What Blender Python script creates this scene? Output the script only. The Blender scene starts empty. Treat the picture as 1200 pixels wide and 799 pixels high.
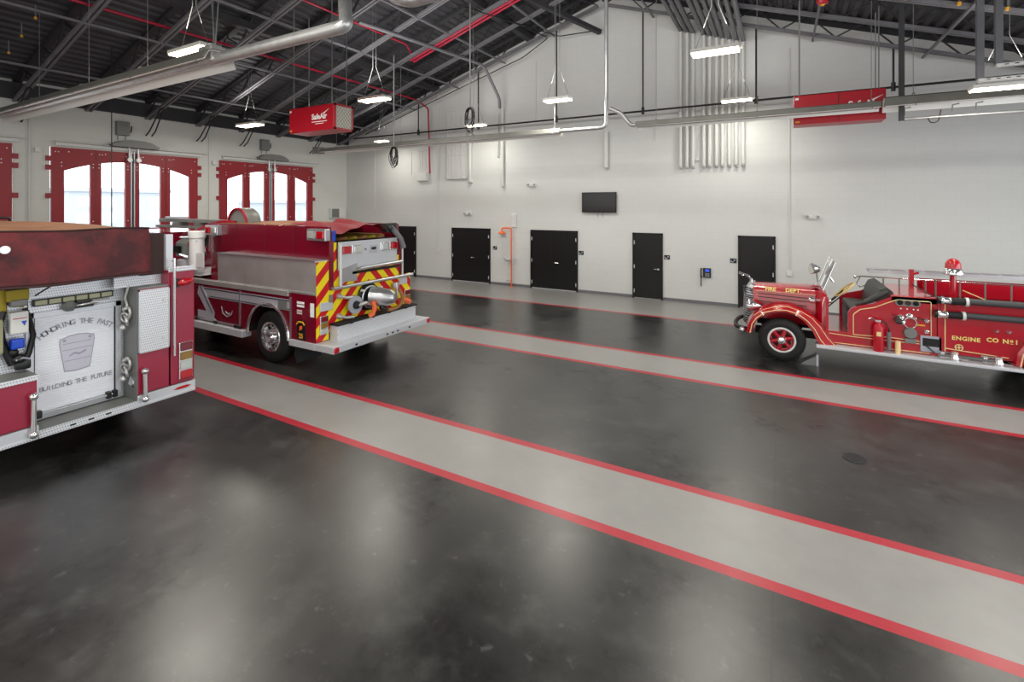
import bpy, bmesh, math, random
from mathutils import Vector, Matrix
random.seed(7)
COL = bpy.context.scene.collection
PI = math.pi

# ---------------------------------------------------------------- materials
def lin(c):
    r = []
    for v in c[:3]:
        v = v / 255.0
        r.append(v / 12.92 if v <= 0.04045 else ((v + 0.055) / 1.055) ** 2.4)
    return (r[0], r[1], r[2], 1.0)

class NT:
    """tiny node helper"""
    def __init__(s, m):
        s.m = m; s.t = m.node_tree; s.n = s.t.nodes; s.l = s.t.links
        s.b = s.n['Principled BSDF']
    def add(s, typ, **kw):
        n = s.n.new(typ)
        for k, v in kw.items(): setattr(n, k, v)
        return n
    def sock(s, v, inp):
        if hasattr(v, 'is_linked') or hasattr(v, 'links'): s.l.new(v, inp)
        else: inp.default_value = v
    def math(s, op, a, b=0.0, c=None, clamp=False):
        n = s.add('ShaderNodeMath', operation=op); n.use_clamp = clamp
        s.sock(a, n.inputs[0]); s.sock(b, n.inputs[1])
        if c is not None: s.sock(c, n.inputs[2])
        return n.outputs[0]
    def mix(s, f, a, b):
        n = s.add('ShaderNodeMix', data_type='RGBA')
        s.sock(f, n.inputs[0]); s.sock(a, n.inputs[6]); s.sock(b, n.inputs[7])
        return n.outputs[2]
    def pos(s):
        g = s.add('ShaderNodeNewGeometry'); x = s.add('ShaderNodeSeparateXYZ')
        s.l.new(g.outputs['Position'], x.inputs[0])
        return g.outputs['Position'], x.outputs[0], x.outputs[1], x.outputs[2]
    def noise(s, vec, scale, detail=3, rough=0.55):
        n = s.add('ShaderNodeTexNoise'); n.inputs['Scale'].default_value = scale
        n.inputs['Detail'].default_value = detail; n.inputs['Roughness'].default_value = rough
        if vec is not None: s.l.new(vec, n.inputs['Vector'])
        return n.outputs['Fac']
    def ramp(s, f, a, b, va=0.0, vb=1.0):
        n = s.add('ShaderNodeMapRange'); s.sock(f, n.inputs[0])
        n.inputs[1].default_value = a; n.inputs[2].default_value = b
        n.inputs[3].default_value = va; n.inputs[4].default_value = vb
        return n.outputs[0]
    def bump(s, h, strength=0.3, dist=0.01):
        n = s.add('ShaderNodeBump'); n.inputs['Strength'].default_value = strength
        n.inputs['Distance'].default_value = dist
        s.l.new(h, n.inputs['Height']); s.l.new(n.outputs[0], s.b.inputs['Normal'])

def M(name, col, rough=0.5, metal=0.0, coat=0.0, var=0.0, vs=3.0, emit=None, es=0.0, spec=0.5, bump=0.0, bs=60.0):
    m = bpy.data.materials.new(name); m.use_nodes = True
    t = NT(m); b = t.b
    c = lin(col)
    b.inputs['Base Color'].default_value = c
    b.inputs['Roughness'].default_value = rough
    b.inputs['Metallic'].default_value = metal
    b.inputs['Specular IOR Level'].default_value = spec
    b.inputs['Coat Weight'].default_value = coat
    b.inputs['Coat Roughness'].default_value = 0.04
    tc = t.add('ShaderNodeTexCoord').outputs['Object']
    if var:
        f = t.noise(tc, vs)
        d = tuple(v * (1 - var) for v in c[:3]) + (1,); e = tuple(min(1, v * (1 + var)) for v in c[:3]) + (1,)
        t.l.new(t.mix(t.ramp(f, .3, .7), d, e), b.inputs['Base Color'])
    if bump:
        t.bump(t.noise(tc, bs, 2), bump, 0.01)
    if emit is not None:
        b.inputs['Emission Color'].default_value = lin(emit); b.inputs['Emission Strength'].default_value = es
    return m

MAT = {}
def mk():
    D = MAT
    D['fire_red'] = M('gloss red paint', (170, 8, 32), .22, 0, .8)
    D['maroon'] = M('maroon paint', (116, 12, 36), .2, 0, .7)
    D['maroon_flat'] = M('maroon rear paint', (150, 24, 56), .35, 0, .3)
    D['door_red'] = M('red door paint', (146, 24, 36), .45, var=.06)
    D['chrome'] = M('chrome', (228, 228, 230), .14, .92)
    D['steel'] = M('stainless steel', (205, 205, 205), .3, .6, var=.12, vs=1.5)
    D['brushed'] = M('brushed aluminium', (196, 198, 202), .32, .85, var=.05)
    D['alu_white'] = M('bright aluminium', (205, 208, 214), .4, .35)
    D['rollup'] = M('white roll-up slats', (232, 236, 244), .35, .0)
    D['silver_duct'] = M('galvanized duct', (188, 190, 190), .34, .65, var=.12, vs=6)
    D['olive_alu'] = M('heater reflector aluminium', (124, 124, 118), .45, .3, var=.1)
    D['reflector'] = M('heater reflector inner', (238, 238, 234), .35, .2)
    D['grey_metal'] = M('grey painted metal', (120, 122, 120), .5, .2)
    D['white_metal'] = M('white painted metal', (213, 214, 212), .45)
    D['white_pipe'] = M('white wall pipe', (205, 206, 203), .45)
    D['cream'] = M('cream stripe', (232, 205, 150), .35)
    D['gold'] = M('gold leaf lettering', (238, 214, 130), .4, .2)
    D['black'] = M('black paint', (14, 14, 15), .4)
    D['rubber'] = M('black rubber', (20, 20, 22), .7, bump=.2, bs=40)
    D['dark_door'] = M('charcoal door paint', (24, 24, 25), .38, spec=.35)
    D['roof_steel'] = M('roof steel grey', (112, 112, 117), .55, .15, var=.1)
    D['roof_dark'] = M('roof steel dark', (50, 50, 54), .6, .1, var=.1)
    D['sprinkler_red'] = M('sprinkler pipe red', (168, 26, 56), .4)
    D['dark_red_pipe'] = M('riser dark red', (150, 22, 40), .4)
    D['unit_red'] = M('air cleaner red', (176, 10, 34), .38)
    D['white'] = M('white lettering', (248, 248, 248), .5)
    D['band_grey'] = M('reflective band grey', (186, 186, 196), .35, .2)
    D['navy'] = M('navy pinstripe', (40, 40, 70), .4)
    D['letter_grey'] = M('etched grey lettering', (160, 162, 174), .5)
    D['shield_grey'] = M('shield pale grey', (196, 196, 210), .5)
    D['shield_line'] = M('shield dark line', (158, 156, 174), .5)
    D['canvas'] = M('maroon canvas', (92, 30, 34), .8, var=.32, vs=3.5, bump=.5, bs=14)
    D['canvas_top'] = M('tan faded canvas', (150, 104, 74), .85, var=.15, vs=2)
    D['canvas_dark'] = M('dark brown canvas side', (58, 40, 38), .8)
    D['tarp_red'] = M('red tarp', (140, 12, 30), .7, var=.15, vs=4, bump=.3, bs=8)
    D['lens_red'] = M('red lens', (176, 8, 24), .15, 0, .6, emit=(220, 10, 20), es=.02)
    D['lens_darkred'] = M('dark red lens', (110, 14, 34), .15, 0, .6)
    D['lens_amber'] = M('amber lens', (138, 104, 40), .15, 0, .6)
    D['lens_clear'] = M('clear lens', (196, 200, 196), .12, .3, .6)
    D['lens_olive'] = M('olive lens', (160, 160, 128), .25)
    D['orange'] = M('orange safety paint', (236, 104, 34), .4)
    D['orange_strap'] = M('orange webbing', (232, 110, 64), .8)
    D['yellow_strap'] = M('yellow webbing', (160, 142, 44), .8)
    D['tan_hose'] = M('tan hose jacket', (160, 112, 66), .8)
    D['hose_dark'] = M('suction hose rubber', (62, 64, 66), .55)
    D['blue'] = M('blue plastic', (24, 70, 190), .4)
    D['blue_screen'] = M('phone screen blue', (40, 80, 200), .3, emit=(50, 90, 220), es=.6)
    D['leather'] = M('dark leather', (46, 48, 46), .45, bump=.2, bs=30)
    D['wood_wheel'] = M('tan steering wheel', (206, 180, 118), .4)
    D['tv'] = M('television screen', (10, 11, 12), .15)
    D['light_shell'] = M('white lamp shell', (220, 220, 214), .5)
    D['lamp_glow'] = M('lamp lens', (255, 250, 235), .5, emit=(255, 240, 205), es=14)
    D['filter'] = M('pleated filter', (214, 212, 200), .8)
    D['filter_wire'] = M('filter wire', (150, 150, 140), .6)
    D['concrete_out'] = M('outdoor concrete', (200, 200, 196), .9)
    D['building_out'] = M('distant building', (168, 176, 186), .8)
    D['pane_out'] = M('distant window', (200, 205, 210), .3)
    D['undercarriage'] = M('undercarriage black', (16, 16, 17), .8)
    D['patch_gold'] = M('patch gold', (220, 160, 40), .5)
    m = MAT['canvas']; t = NT(m); p, x, y, z = t.pos()
    n1 = t.noise(p, 2.2, 6, .65); n2 = t.noise(p, 9, 5, .7)
    c = t.mix(t.ramp(n1, .4, .65), lin((66, 30, 34)), lin((112, 40, 46)))
    c = t.mix(t.math('MULTIPLY', t.ramp(n2, .56, .75), .3), c, lin((136, 58, 60)))
    t.l.new(c, t.b.inputs['Base Color'])
    # glass: mostly transparent, thin
    m = bpy.data.materials.new('window glass'); m.use_nodes = True; t = NT(m)
    tr = t.add('ShaderNodeBsdfTransparent'); gl = t.add('ShaderNodeBsdfGlossy'); gl.inputs['Roughness'].default_value = .03
    fr = t.add('ShaderNodeFresnel'); mx = t.add('ShaderNodeMixShader')
    t.l.new(fr.outputs[0], mx.inputs[0]); t.l.new(tr.outputs[0], mx.inputs[1]); t.l.new(gl.outputs[0], mx.inputs[2])
    t.l.new(mx.outputs[0], t.n['Material Output'].inputs[0]); D['glass'] = m
    # diamond plate
    m = M('diamond tread plate', (200, 203, 208), .4, .35); t = NT(m); _, x, y, z = t.pos()
    u = t.math('ADD', t.math('ADD', x, y), z); v = t.math('ADD', t.math('MULTIPLY', z, .5), t.math('SUBTRACT', t.math('MULTIPLY', x, 2), y))
    k = 2 * PI / 0.05
    a = t.math('SINE', t.math('MULTIPLY', u, k)); b2 = t.math('SINE', t.math('MULTIPLY', v, k))
    h = t.math('MULTIPLY', a, b2); f = t.ramp(h, .25, .6)
    t.l.new(t.mix(f, lin((222, 225, 230)), lin((168, 170, 176))), t.b.inputs['Base Color'])
    t.bump(h, .3, .003); D['plate'] = m
    # chevrons, mirror about the truck centre line
    def chev(name, yc, phase, w=.30):
        m = M(name, (200, 10, 30), .35); t = NT(m); _, x, y, z = t.pos()
        d = t.math('ABSOLUTE', t.math('SUBTRACT', y, yc))
        s = t.math('ADD', t.math('MULTIPLY', d, 1.05), z)
        s = t.math('ADD', s, phase)
        fr = t.math('FRACT', t.math('DIVIDE', s, w))
        f = t.math('GREATER_THAN', fr, .5)
        t.l.new(t.mix(f, lin((196, 8, 28)), lin((236, 214, 24))), t.b.inputs['Base Color'])
        return m
    D['chevron'] = chev('red and yellow chevrons', 7.05, .12, .38)
    # painted block wall
    def wall(name, col, axis):
        m = M(name, col, .75, spec=.25); t = NT(m); p, x, y, z = t.pos()
        cb = t.add('ShaderNodeCombineXYZ'); t.l.new(x if axis == 'x' else y, cb.inputs[0]); t.l.new(z, cb.inputs[1])
        br = t.add('ShaderNodeTexBrick'); t.l.new(cb.outputs[0], br.inputs['Vector'])
        br.inputs['Scale'].default_value = 1; br.inputs['Brick Width'].default_value = .406; br.inputs['Row Height'].default_value = .203
        br.inputs['Mortar Size'].default_value = .006; br.inputs['Mortar Smooth'].default_value = .6
        br.inputs['Color1'].default_value = (1, 1, 1, 1); br.inputs['Color2'].default_value = (.985, .985, .985, 1); br.inputs['Mortar'].default_value = (.93, .93, .93, 1)
        n = t.noise(p, .6, 3)
        base = t.mix(t.ramp(n, .3, .7), tuple(v * .96 for v in lin(col)[:3]) + (1,), lin(col))
        mm = t.add('ShaderNodeMix', data_type='RGBA', blend_type='MULTIPLY'); mm.inputs[0].default_value = 1
        t.l.new(base, mm.inputs[6]); t.l.new(br.outputs['Color'], mm.inputs[7]); t.l.new(mm.outputs[2], t.b.inputs['Base Color'])
        t.bump(br.outputs['Color'], .15, .003)
        return m
    D['wall_n'] = wall('painted block wall north', (210, 212, 210), 'x')
    D['wall_w'] = wall('painted block wall west', (212, 213, 208), 'y')
    # floor : dark sealed concrete with grey lanes edged in red
    m = M('sealed dark concrete with painted lanes', (30, 30, 31), .25, spec=.42); t = NT(m); p, x, y, z = t.pos()
    n1 = t.noise(p, .55, 5, .6); n2 = t.noise(p, 2.6, 6, .65); n3 = t.noise(p, 260, 2, .8); n4 = t.noise(p, 7, 5, .7)
    c1 = t.mix(t.ramp(n1, .35, .7), lin((9, 9, 10)), lin((50, 50, 49)))
    c2 = t.mix(t.ramp(n2, .52, .8), c1, lin((66, 67, 65)))
    c3 = t.mix(t.math('MULTIPLY', t.ramp(n4, .6, .72), .42), c2, lin((112, 114, 114)))
    c3 = t.mix(t.math('MULTIPLY', t.ramp(n3, .55, .75), .3), c3, lin((104, 102, 96)))
    # control joints
    jx = t.math('LESS_THAN', t.math('ABSOLUTE', t.math('SUBTRACT', t.math('FRACT', t.math('DIVIDE', t.math('ADD', x, 2.35), 4.6)), .5)), .0012)
    c3 = t.mix(t.math('MULTIPLY', jx, .75), c3, lin((10, 10, 10)))
    def between(a, b):
        return t.math('MULTIPLY', t.math('GREATER_THAN', y, a), t.math('LESS_THAN', y, b))
    lane = between(-.25, .9)
    for a, b in ((4.35, 5.54), (8.84, 10.1), (13.44, 16.2)):
        lane = t.math('ADD', lane, between(a, b))
    red = t.math('ADD', between(-.25, -.13), between(.78, .9))
    for a in (4.35, 5.42, 8.84, 9.98, 13.44):
        red = t.math('ADD', red, between(a, a + .12))
    g = t.mix(t.ramp(n2, .3, .7), lin((140, 139, 137)), lin((150, 149, 147)))
    g = t.mix(t.math('MULTIPLY', t.ramp(n3, .5, .8), .2), g, lin((170, 168, 160)))
    r = t.mix(t.ramp(n4, .3, .75), lin((168, 10, 36)), lin((182, 26, 50)))
    cc = t.mix(lane, c3, g); cc = t.mix(red, cc, r)
    t.l.new(cc, t.b.inputs['Base Color'])
    ra = t.math('ADD', t.ramp(n1, .3, .75, .2, .36), t.ramp(n2, .35, .7, -.02, .05)); rb = t.math('ADD', ra, t.math('MULTIPLY', t.ramp(n3, .3, .7), .1))
    rc = t.math('ADD', rb, t.math('MULTIPLY', lane, .14)); t.l.new(rc, t.b.inputs['Roughness'])
    hh = t.math('ADD', t.math('MULTIPLY', n3, .35), n4); t.bump(hh, .12, .004)
    t.b.inputs['Specular IOR Level'].default_value = .55; t.b.inputs['Coat Weight'].default_value = .5; t.b.inputs['Coat Roughness'].default_value = .3; t.b.inputs['Coat IOR'].default_value = 1.5
    D['floor'] = m
    # roof deck: ribs are geometry, colour only slightly varied
    D['conduit_dark'] = M('painted roof conduit', (92, 92, 96), .5)
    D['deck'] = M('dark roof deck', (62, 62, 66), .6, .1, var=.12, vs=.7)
    D['deck_lit'] = M('dark roof deck lit', (66, 66, 70), .6, .1, var=.12, vs=.7)  # lighter copy for the east slope, light put into the colour
mk()

# ---------------------------------------------------------------- mesh builder
def frame(ax):
    ax = Vector(ax).normalized()
    up = Vector((0, 0, 1)) if abs(ax.z) < .95 else Vector((0, 1, 0))
    u = ax.cross(up).normalized(); v = u.cross(ax).normalized()
    return u, v

class MB:
    def __init__(s): s.v = []; s.f = []
    def quadring(s, rings, closed=True, caps=True):
        n = len(rings[0]); b = len(s.v)
        for r in rings: s.v += [Vector(p) for p in r]
        for i in range(len(rings) - 1):
            for j in range(n if closed else n - 1):
                k = (j + 1) % n
                s.f.append((b + i * n + j, b + i * n + k, b + (i + 1) * n + k, b + (i + 1) * n + j))
        if caps and closed:
            s.f.append(tuple(b + j for j in reversed(range(n))))
            e = b + (len(rings) - 1) * n
            s.f.append(tuple(e + j for j in range(n)))
        return s
    def box(s, x0, x1, y0, y1, z0, z1):
        return s.quadring([[(x0, y0, z0), (x1, y0, z0), (x1, y1, z0), (x0, y1, z0)], [(x0, y0, z1), (x1, y0, z1), (x1, y1, z1), (x0, y1, z1)]])
    def bev(s, x0, x1, y0, y1, z0, z1, r=.01):
        """box with small chamfers on all edges"""
        bm = bmesh.new(); bmesh.ops.create_cube(bm, size=1)
        for v in bm.verts:
            v.co = Vector(((x0 + x1) / 2 + v.co.x * (x1 - x0), (y0 + y1) / 2 + v.co.y * (y1 - y0), (z0 + z1) / 2 + v.co.z * (z1 - z0)))
        r = min(r, .45 * min(abs(x1 - x0), abs(y1 - y0), abs(z1 - z0)))
        bmesh.ops.bevel(bm, geom=bm.edges[:], offset=r, segments=2, affect='EDGES', profile=.6)
        return s.frombm(bm)
    def frombm(s, bm, mat=None):
        b = len(s.v); bm.verts.ensure_lookup_table()
        for v in bm.verts: s.v.append((mat @ v.co) if mat else v.co.copy())
        for f in bm.faces: s.f.append(tuple(b + v.index for v in f.verts))
        bm.free(); return s
    def beam(s, p, q, w, h, up=None):
        """rectangular bar from p to q"""
        p = Vector(p); q = Vector(q); u, v = frame(q - p)
        if up is not None:
            u = (q - p).normalized().cross(Vector(up)).normalized(); v = u.cross((q - p).normalized())
        c = [(-w / 2, -h / 2), (w / 2, -h / 2), (w / 2, h / 2), (-w / 2, h / 2)]
        return s.quadring([[e + u * a + v * b for a, b in c] for e in (p, q)])
    def cyl(s, p, q, r, r2=None, n=14, caps=True):
        p = Vector(p); q = Vector(q); u, v = frame(q - p); r2 = r if r2 is None else r2
        return s.quadring([[e + (u * math.cos(a) + v * math.sin(a)) * rr for a in [2 * PI * i / n for i in range(n)]] for e, rr in ((p, r), (q, r2))], caps=caps)
    def tube(s, pts, r, n=8, bend=None):
        P = [Vector(p) for p in pts]
        if bend:  # round the corners
            Q = [P[0]]
            for i in range(1, len(P) - 1):
                a = (P[i - 1] - P[i]); b = (P[i + 1] - P[i]); d = min(bend, a.length * .45, b.length * .45)
                s0 = P[i] + a.normalized() * d; s1 = P[i] + b.normalized() * d
                for k in range(6):
                    t = k / 5; Q.append((1 - t) ** 2 * s0 + 2 * t * (1 - t) * P[i] + t * t * s1)
            Q.append(P[-1]); P = Q
        rings = []; u = None
        for i, p in enumerate(P):
            d = (P[min(i + 1, len(P) - 1)] - P[max(i - 1, 0)]).normalized()
            if u is None: u, v = frame(d)
            else:
                u = (u - d * u.dot(d)).normalized(); v = u.cross(d).normalized()
            rr = r[i] if isinstance(r, (list, tuple)) else r
            rings.append([p + (u * math.cos(2 * PI * k / n) + v * math.sin(2 * PI * k / n)) * rr for k in range(n)])
        return s.quadring(rings)
    def lathe(s, c, ax, prof, n=28, caps=True):
        c = Vector(c); a = Vector(ax).normalized(); u, v = frame(a)
        return s.quadring([[c + a * h + (u * math.cos(2 * PI * k / n) + v * math.sin(2 * PI * k / n)) * max(r, .0005) for k in range(n)] for h, r in prof], caps=caps)
    def torus(s, c, ax, R, r, n=28, m=8, a0=0, a1=2 * PI):
        c = Vector(c); a = Vector(ax).normalized(); u, v = frame(a); full = abs(a1 - a0 - 2 * PI) < 1e-6
        rings = []
        for i in range(n + 1):
            t = a0 + (a1 - a0) * i / n; d = u * math.cos(t) + v * math.sin(t)
            rings.append([c + d * (R + r * math.cos(2 * PI * k / m)) + a * r * math.sin(2 * PI * k / m) for k in range(m)])
        return s.quadring(rings, caps=not full)
    def sph(s, c, r, n=16, m=10, sc=(1, 1, 1)):
        c = Vector(c)
        rings = []
        for i in range(m + 1):
            t = PI * i / m
            rings.append([c + Vector((r * sc[0] * max(math.sin(t), .001) * math.cos(2 * PI * k / n), r * sc[1] * max(math.sin(t), .001) * math.sin(2 * PI * k / n), r * sc[2] * math.cos(t))) for k in range(n)])
        return s.quadring(rings)
    def prism(s, pts, ax, a, b):
        """polygon pts (2D) extruded along ax from a to b. ax 'x': pts=(y,z); 'y': (x,z); 'z': (x,y)"""
        def P(p, t):
            return {'x': (t, p[0], p[1]), 'y': (p[0], t, p[1]), 'z': (p[0], p[1], t)}[ax]
        n0 = len(s.v); n = len(pts)
        s.v += [Vector(P(p, a)) for p in pts] + [Vector(P(p, b)) for p in pts]
        for j in range(n):
            k = (j + 1) % n; s.f.append((n0 + j, n0 + k, n0 + n + k, n0 + n + j))
        bm = bmesh.new()
        vs = [bm.verts.new(P(p, a)) for p in pts]
        try:
            f = bm.faces.new(vs); r = bmesh.ops.triangulate(bm, faces=[f], ngon_method='BEAUTY')
            bm.verts.index_update()
            for t in bm.faces:
                ids = [v.index for v in t.verts]
                s.f.append(tuple(n0 + i for i in ids)); s.f.append(tuple(n0 + n + i for i in reversed(ids)))
        except Exception:
            pass
        bm.free(); return s
    def build(s, name, mat, parent=None, smooth=False, loc=None):
        me = bpy.data.meshes.new(name)
        o = bpy.data.objects.new(name, me); COL.objects.link(o)
        off = Vector((0, 0, 0))
        if parent is not None:
            r = parent
            while r is not None:
                off += r.location; r = r.parent
            o.parent = parent
        elif loc is not None:
            off = Vector(loc); o.location = off
        me.from_pydata([tuple(v - off) for v in s.v], [], s.f)
        bm = bmesh.new(); bm.from_mesh(me); bmesh.ops.recalc_face_normals(bm, faces=bm.faces); bm.to_mesh(me); bm.free()
        me.materials.append(MAT[mat] if isinstance(mat, str) else mat)
        if smooth:
            for p in me.polygons: p.use_smooth = len(p.vertices) < 9
            try: me.set_sharp_from_angle(angle=math.radians(40))
            except Exception: pass
        return o

def tag(o, label=None, cat=None, group=None, kind=None):
    if label: o['label'] = label
    if cat: o['category'] = cat
    if group: o['group'] = group
    if kind: o['kind'] = kind
    return o
def thing(name, label, cat, loc=(0, 0, 0), group=None):
    o = bpy.data.objects.new(name, None); COL.objects.link(o); o.location = loc; o.empty_display_size = .1
    return tag(o, label, cat, group)
def struct(o, label=None, cat=None):
    return tag(o, label, cat, None, 'structure')
def dup(root, dv, label=None, group=None):
    r = root.copy(); COL.objects.link(r); r.location = root.location + Vector(dv)
    def rec(a, b):
        for ch in list(a.children):
            if ch is b: continue
            c = ch.copy(); COL.objects.link(c); c.parent = b; rec(ch, c)
    rec(root, r)
    if label: r['label'] = label
    if group: r['group'] = group
    return r

# lettering as mesh: glyph outlines placed on a plane.
def glyphs(txt, size, extrude=.002, bold=0.0, align='CENTER', space=1.0):
    c = bpy.data.curves.new('lettering', 'FONT'); c.body = txt; c.size = size; c.extrude = extrude; c.align_x = align; c.align_y = 'CENTER'
    c.offset = bold; c.space_character = space; c.resolution_u = 3
    o = bpy.data.objects.new('lettering', c); COL.objects.link(o)
    dg = bpy.context.evaluated_depsgraph_get(); dg.update()
    me = bpy.data.meshes.new_from_object(o.evaluated_get(dg))
    V = [v.co.copy() for v in me.vertices]; Fs = [tuple(p.vertices) for p in me.polygons]
    bpy.data.objects.remove(o); bpy.data.meshes.remove(me); bpy.data.curves.remove(c)
    return V, Fs
def put_text(mb, txt, size, org, u, v, rot=0, **k):
    V, Fs = glyphs(txt, size, **k); u = Vector(u); v = Vector(v); n = u.cross(v); b = len(mb.v); org = Vector(org)
    cr, sr = math.cos(rot), math.sin(rot)
    for p in V:
        x = p.x * cr - p.y * sr; y = p.x * sr + p.y * cr
        mb.v.append(org + u * x + v * y + n * p.z)
    mb.f += [tuple(b + i for i in f) for f in Fs]
    return mb

# ================================================================ THE HALL
YN = 15.93; XW = -17.9; XE = 9.0; YS = -4.0; XR = -5.2
SL = .31; SR = .345
def chord(x):  # height of the joists' lower edge
    return 5.83 + SL * (x - XW) if x < XR else 5.83 + SL * (XR - XW) - SR * (x - XR)
def deckz(x): return chord(x) + .62

struct(MB().box(XW - .2, XE + .2, YS - .2, YN + .2, -.15, 0).build('floor', 'floor'), 'dark sealed concrete floor with grey lanes edged in red', 'floor')
# north wall
pts = [(XW - .2, 0), (XE + .2, 0), (XE + .2, deckz(XE)), (XR, deckz(XR)), (XW - .2, deckz(XW - .2))]
struct(MB().prism(pts, 'y', YN, YN + .2).build('wall_north', 'wall_n'), 'white painted block gable wall with dark doors', 'wall')
struct(MB().prism(pts, 'y', YS - .2, YS).build('wall_south', 'wall_n'), 'white block wall behind the camera', 'wall')
struct(MB().box(XE, XE + .2, YS, YN, 0, deckz(XE)).build('wall_east', 'wall_w'), 'white block wall at the east end', 'wall')
# west wall with three bay openings
BAYS = [(.72, 4.64), (5.38, 9.30), (10.02, 14.05)]
ZT = 4.74
mb = MB(); y = YS - .2
for a, b in BAYS:
    mb.box(XW - .2, XW, y, a, 0, ZT); y = b
mb.box(XW - .2, XW, y, YN, 0, ZT); mb.box(XW - .2, XW, YS - .2, YN, ZT, deckz(XW))
struct(mb.build('wall_west', 'wall_w'), 'white wall holding the tall red bay doors', 'wall')
# roof deck with ribs running along Y
def deck(x0, x1, name, mat):
    prof = []; p = .24; x = x0
    while x < x1 - 1e-6:
        for dx, dz in ((0, .055), (.09, .055), (.115, 0), (.215, 0)):
            xx = min(x + dx, x1); prof.append((xx, deckz(xx) + dz))
        x += p
    prof.append((x1, deckz(x1) + .055))
    m = MB(); b = len(m.v); n = len(prof)
    for yy in (YS - .2, YN):
        m.v += [Vector((a, yy, z)) for a, z in prof]
    for i in range(n - 1): m.f.append((i, i + 1, n + i + 1, n + i))
    m.box(x0, x1, YS - .2, YS - .19, deckz(XR) + .3, deckz(XR) + .31) if False else None
    return m.build(name, mat)
struct(deck(XW - .2, XR, 'ceiling', 'deck'), 'dark ribbed metal roof deck, west slope', 'ceiling')
struct(deck(XR, XE + .2, 'ceiling', 'deck_lit'), 'dark ribbed metal roof deck, east slope', 'ceiling')
# opaque layer above the deck
mb = MB().prism([(XW - .3, deckz(XW - .3) + .08), (XR, deckz(XR) + .08), (XE + .3, deckz(XE + .3) + .08), (XE + .3, deckz(XE + .3) + .3), (XR, deckz(XR) + .3), (XW - .3, deckz(XW - .3) + .3)], 'y', YS - .3, YN + .3)
struct(mb.build('ceiling', 'roof_dark'), 'roof slab above the metal deck', 'ceiling')
# eave beam on the west wall, ridge
struct(MB().box(XW, XW + .16, YS, YN, 5.92, 6.35).build('trim_1', 'roof_dark'), 'dark steel eave beam along the bay door wall', 'trim')
struct(MB().box(XR - .1, XR + .1, YS, YN, chord(XR) + .3, chord(XR) + .6).build('trim_2', 'roof_dark'), 'dark steel ridge beam', 'trim')
for nm, xa, xb, lb in (('trim_3', XW, XR, 'dark angle along the west half of the gable top'), ('trim_4', XR, XE, 'dark angle along the east half of the gable top')):
    struct(MB().beam((xa, YN - .02, deckz(xa) - .02), (xb, YN - .02, deckz(xb) - .02), .06, .22).build(nm, 'roof_dark'), lb, 'trim')
# baseboards between the doors
DOORS = [(-14.61, -13.63), (-11.73, -9.88), (-8.11, -6.24), (-4.29, -3.31), (-1.10, -.11)]
x = XW; mb = MB()
for a, b in DOORS: mb.box(x, a, YN - .015, YN, 0, .1); x = b
mb.box(x, XE, YN - .015, YN, 0, .1)
struct(mb.build('baseboard_north', 'roof_steel'), 'dark grey rubber base along the door wall', 'baseboard')

# ---- roof joists
def joist(y, k):
    near = 'north end' if k > 5 else 'middle'
    for side in (0, 1):
        xa, xb = (XW + .05, XR - .12) if side == 0 else (XR + .12, XE - .05)
        t = thing('roof_joist', 'dark steel open-web roof joist on the %s slope' % ('west' if side == 0 else 'east'), 'roof joist', (xa, y, chord(xa)), 'roof joists on the %s slope' % ('west' if side == 0 else 'east'))
        m = MB()
        for dy in (-.05, .05): m.beam((xa, y + dy, chord(xa) + .03), (xb, y + dy, chord(xb) + .03), .06, .07)
        m.beam((xa, y, chord(xa) + .05), (xb, y, chord(xb) + .05), .12, .012)
        m.build('bottom_chord', 'roof_steel', t)
        MB().beam((xa, y, deckz(xa) - .05), (xb, y, deckz(xb) - .05), .16, .1).build('top_chord', 'roof_dark', t)
        pts = []; n = int((xb - xa) / .62)
        for i in range(n + 1):
            x = xa + (xb - xa) * i / n; pts.append((x, y, (chord(x) + .05) if i % 2 == 0 else (deckz(x) - .07)))
        m = MB()
        for i in range(n): m.beam(pts[i], pts[i + 1], .04, .03)
        m.build('web', 'roof_dark', t)
JY = [15.4 - 1.53 * k for k in range(13)]
for k, y in enumerate(JY): joist(y, k)
# knee braces at the west wall under some joists
for y in (JY[1], JY[3], JY[4], JY[5], JY[7]):
    m = MB()
    for dy in (-.04, .04):
        m.tube([(XW + 1.0, y + dy, chord(XW + 1.0) + .02), (XW + .35, y + dy * 2, 5.45), (XW + .12, y + dy * 2, 5.32)], .022, 6)
    tag(m.build('roof_brace', 'roof_dark', loc=(XW, y, 5.3)), 'thin dark steel brace from joist end down to the white bay wall', 'brace', 'wall braces under the joist ends')
# bridging along Y
for i, x in enumerate((-15.9, -13.6, -11.4, -9.2, -7.1, -3.6, -1.4, .8, 3.2)):
    m = MB().beam((x, YS + .1, chord(x) + .0), (x, YN - .05, chord(x) + .0), .05, .05)
    tag(m.build('bridging_bar', 'roof_steel', loc=(x, 0, chord(x))), 'long dark steel bridging bar crossing under the joists', 'steel bar', 'bridging bars across the joists')
# heavier beams
for x, lab in ((-12.5, 'wide dark steel purlin crossing the west slope, lower of two'), (-8.1, 'wide dark steel purlin crossing the west slope, nearer the ridge')):
    tag(MB().box(x - .12, x + .12, YS + .1, YN, deckz(x) - .32, deckz(x) - .12).build('roof_purlin', 'roof_dark', loc=(x, 0, deckz(x))), lab, 'purlin')
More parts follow.
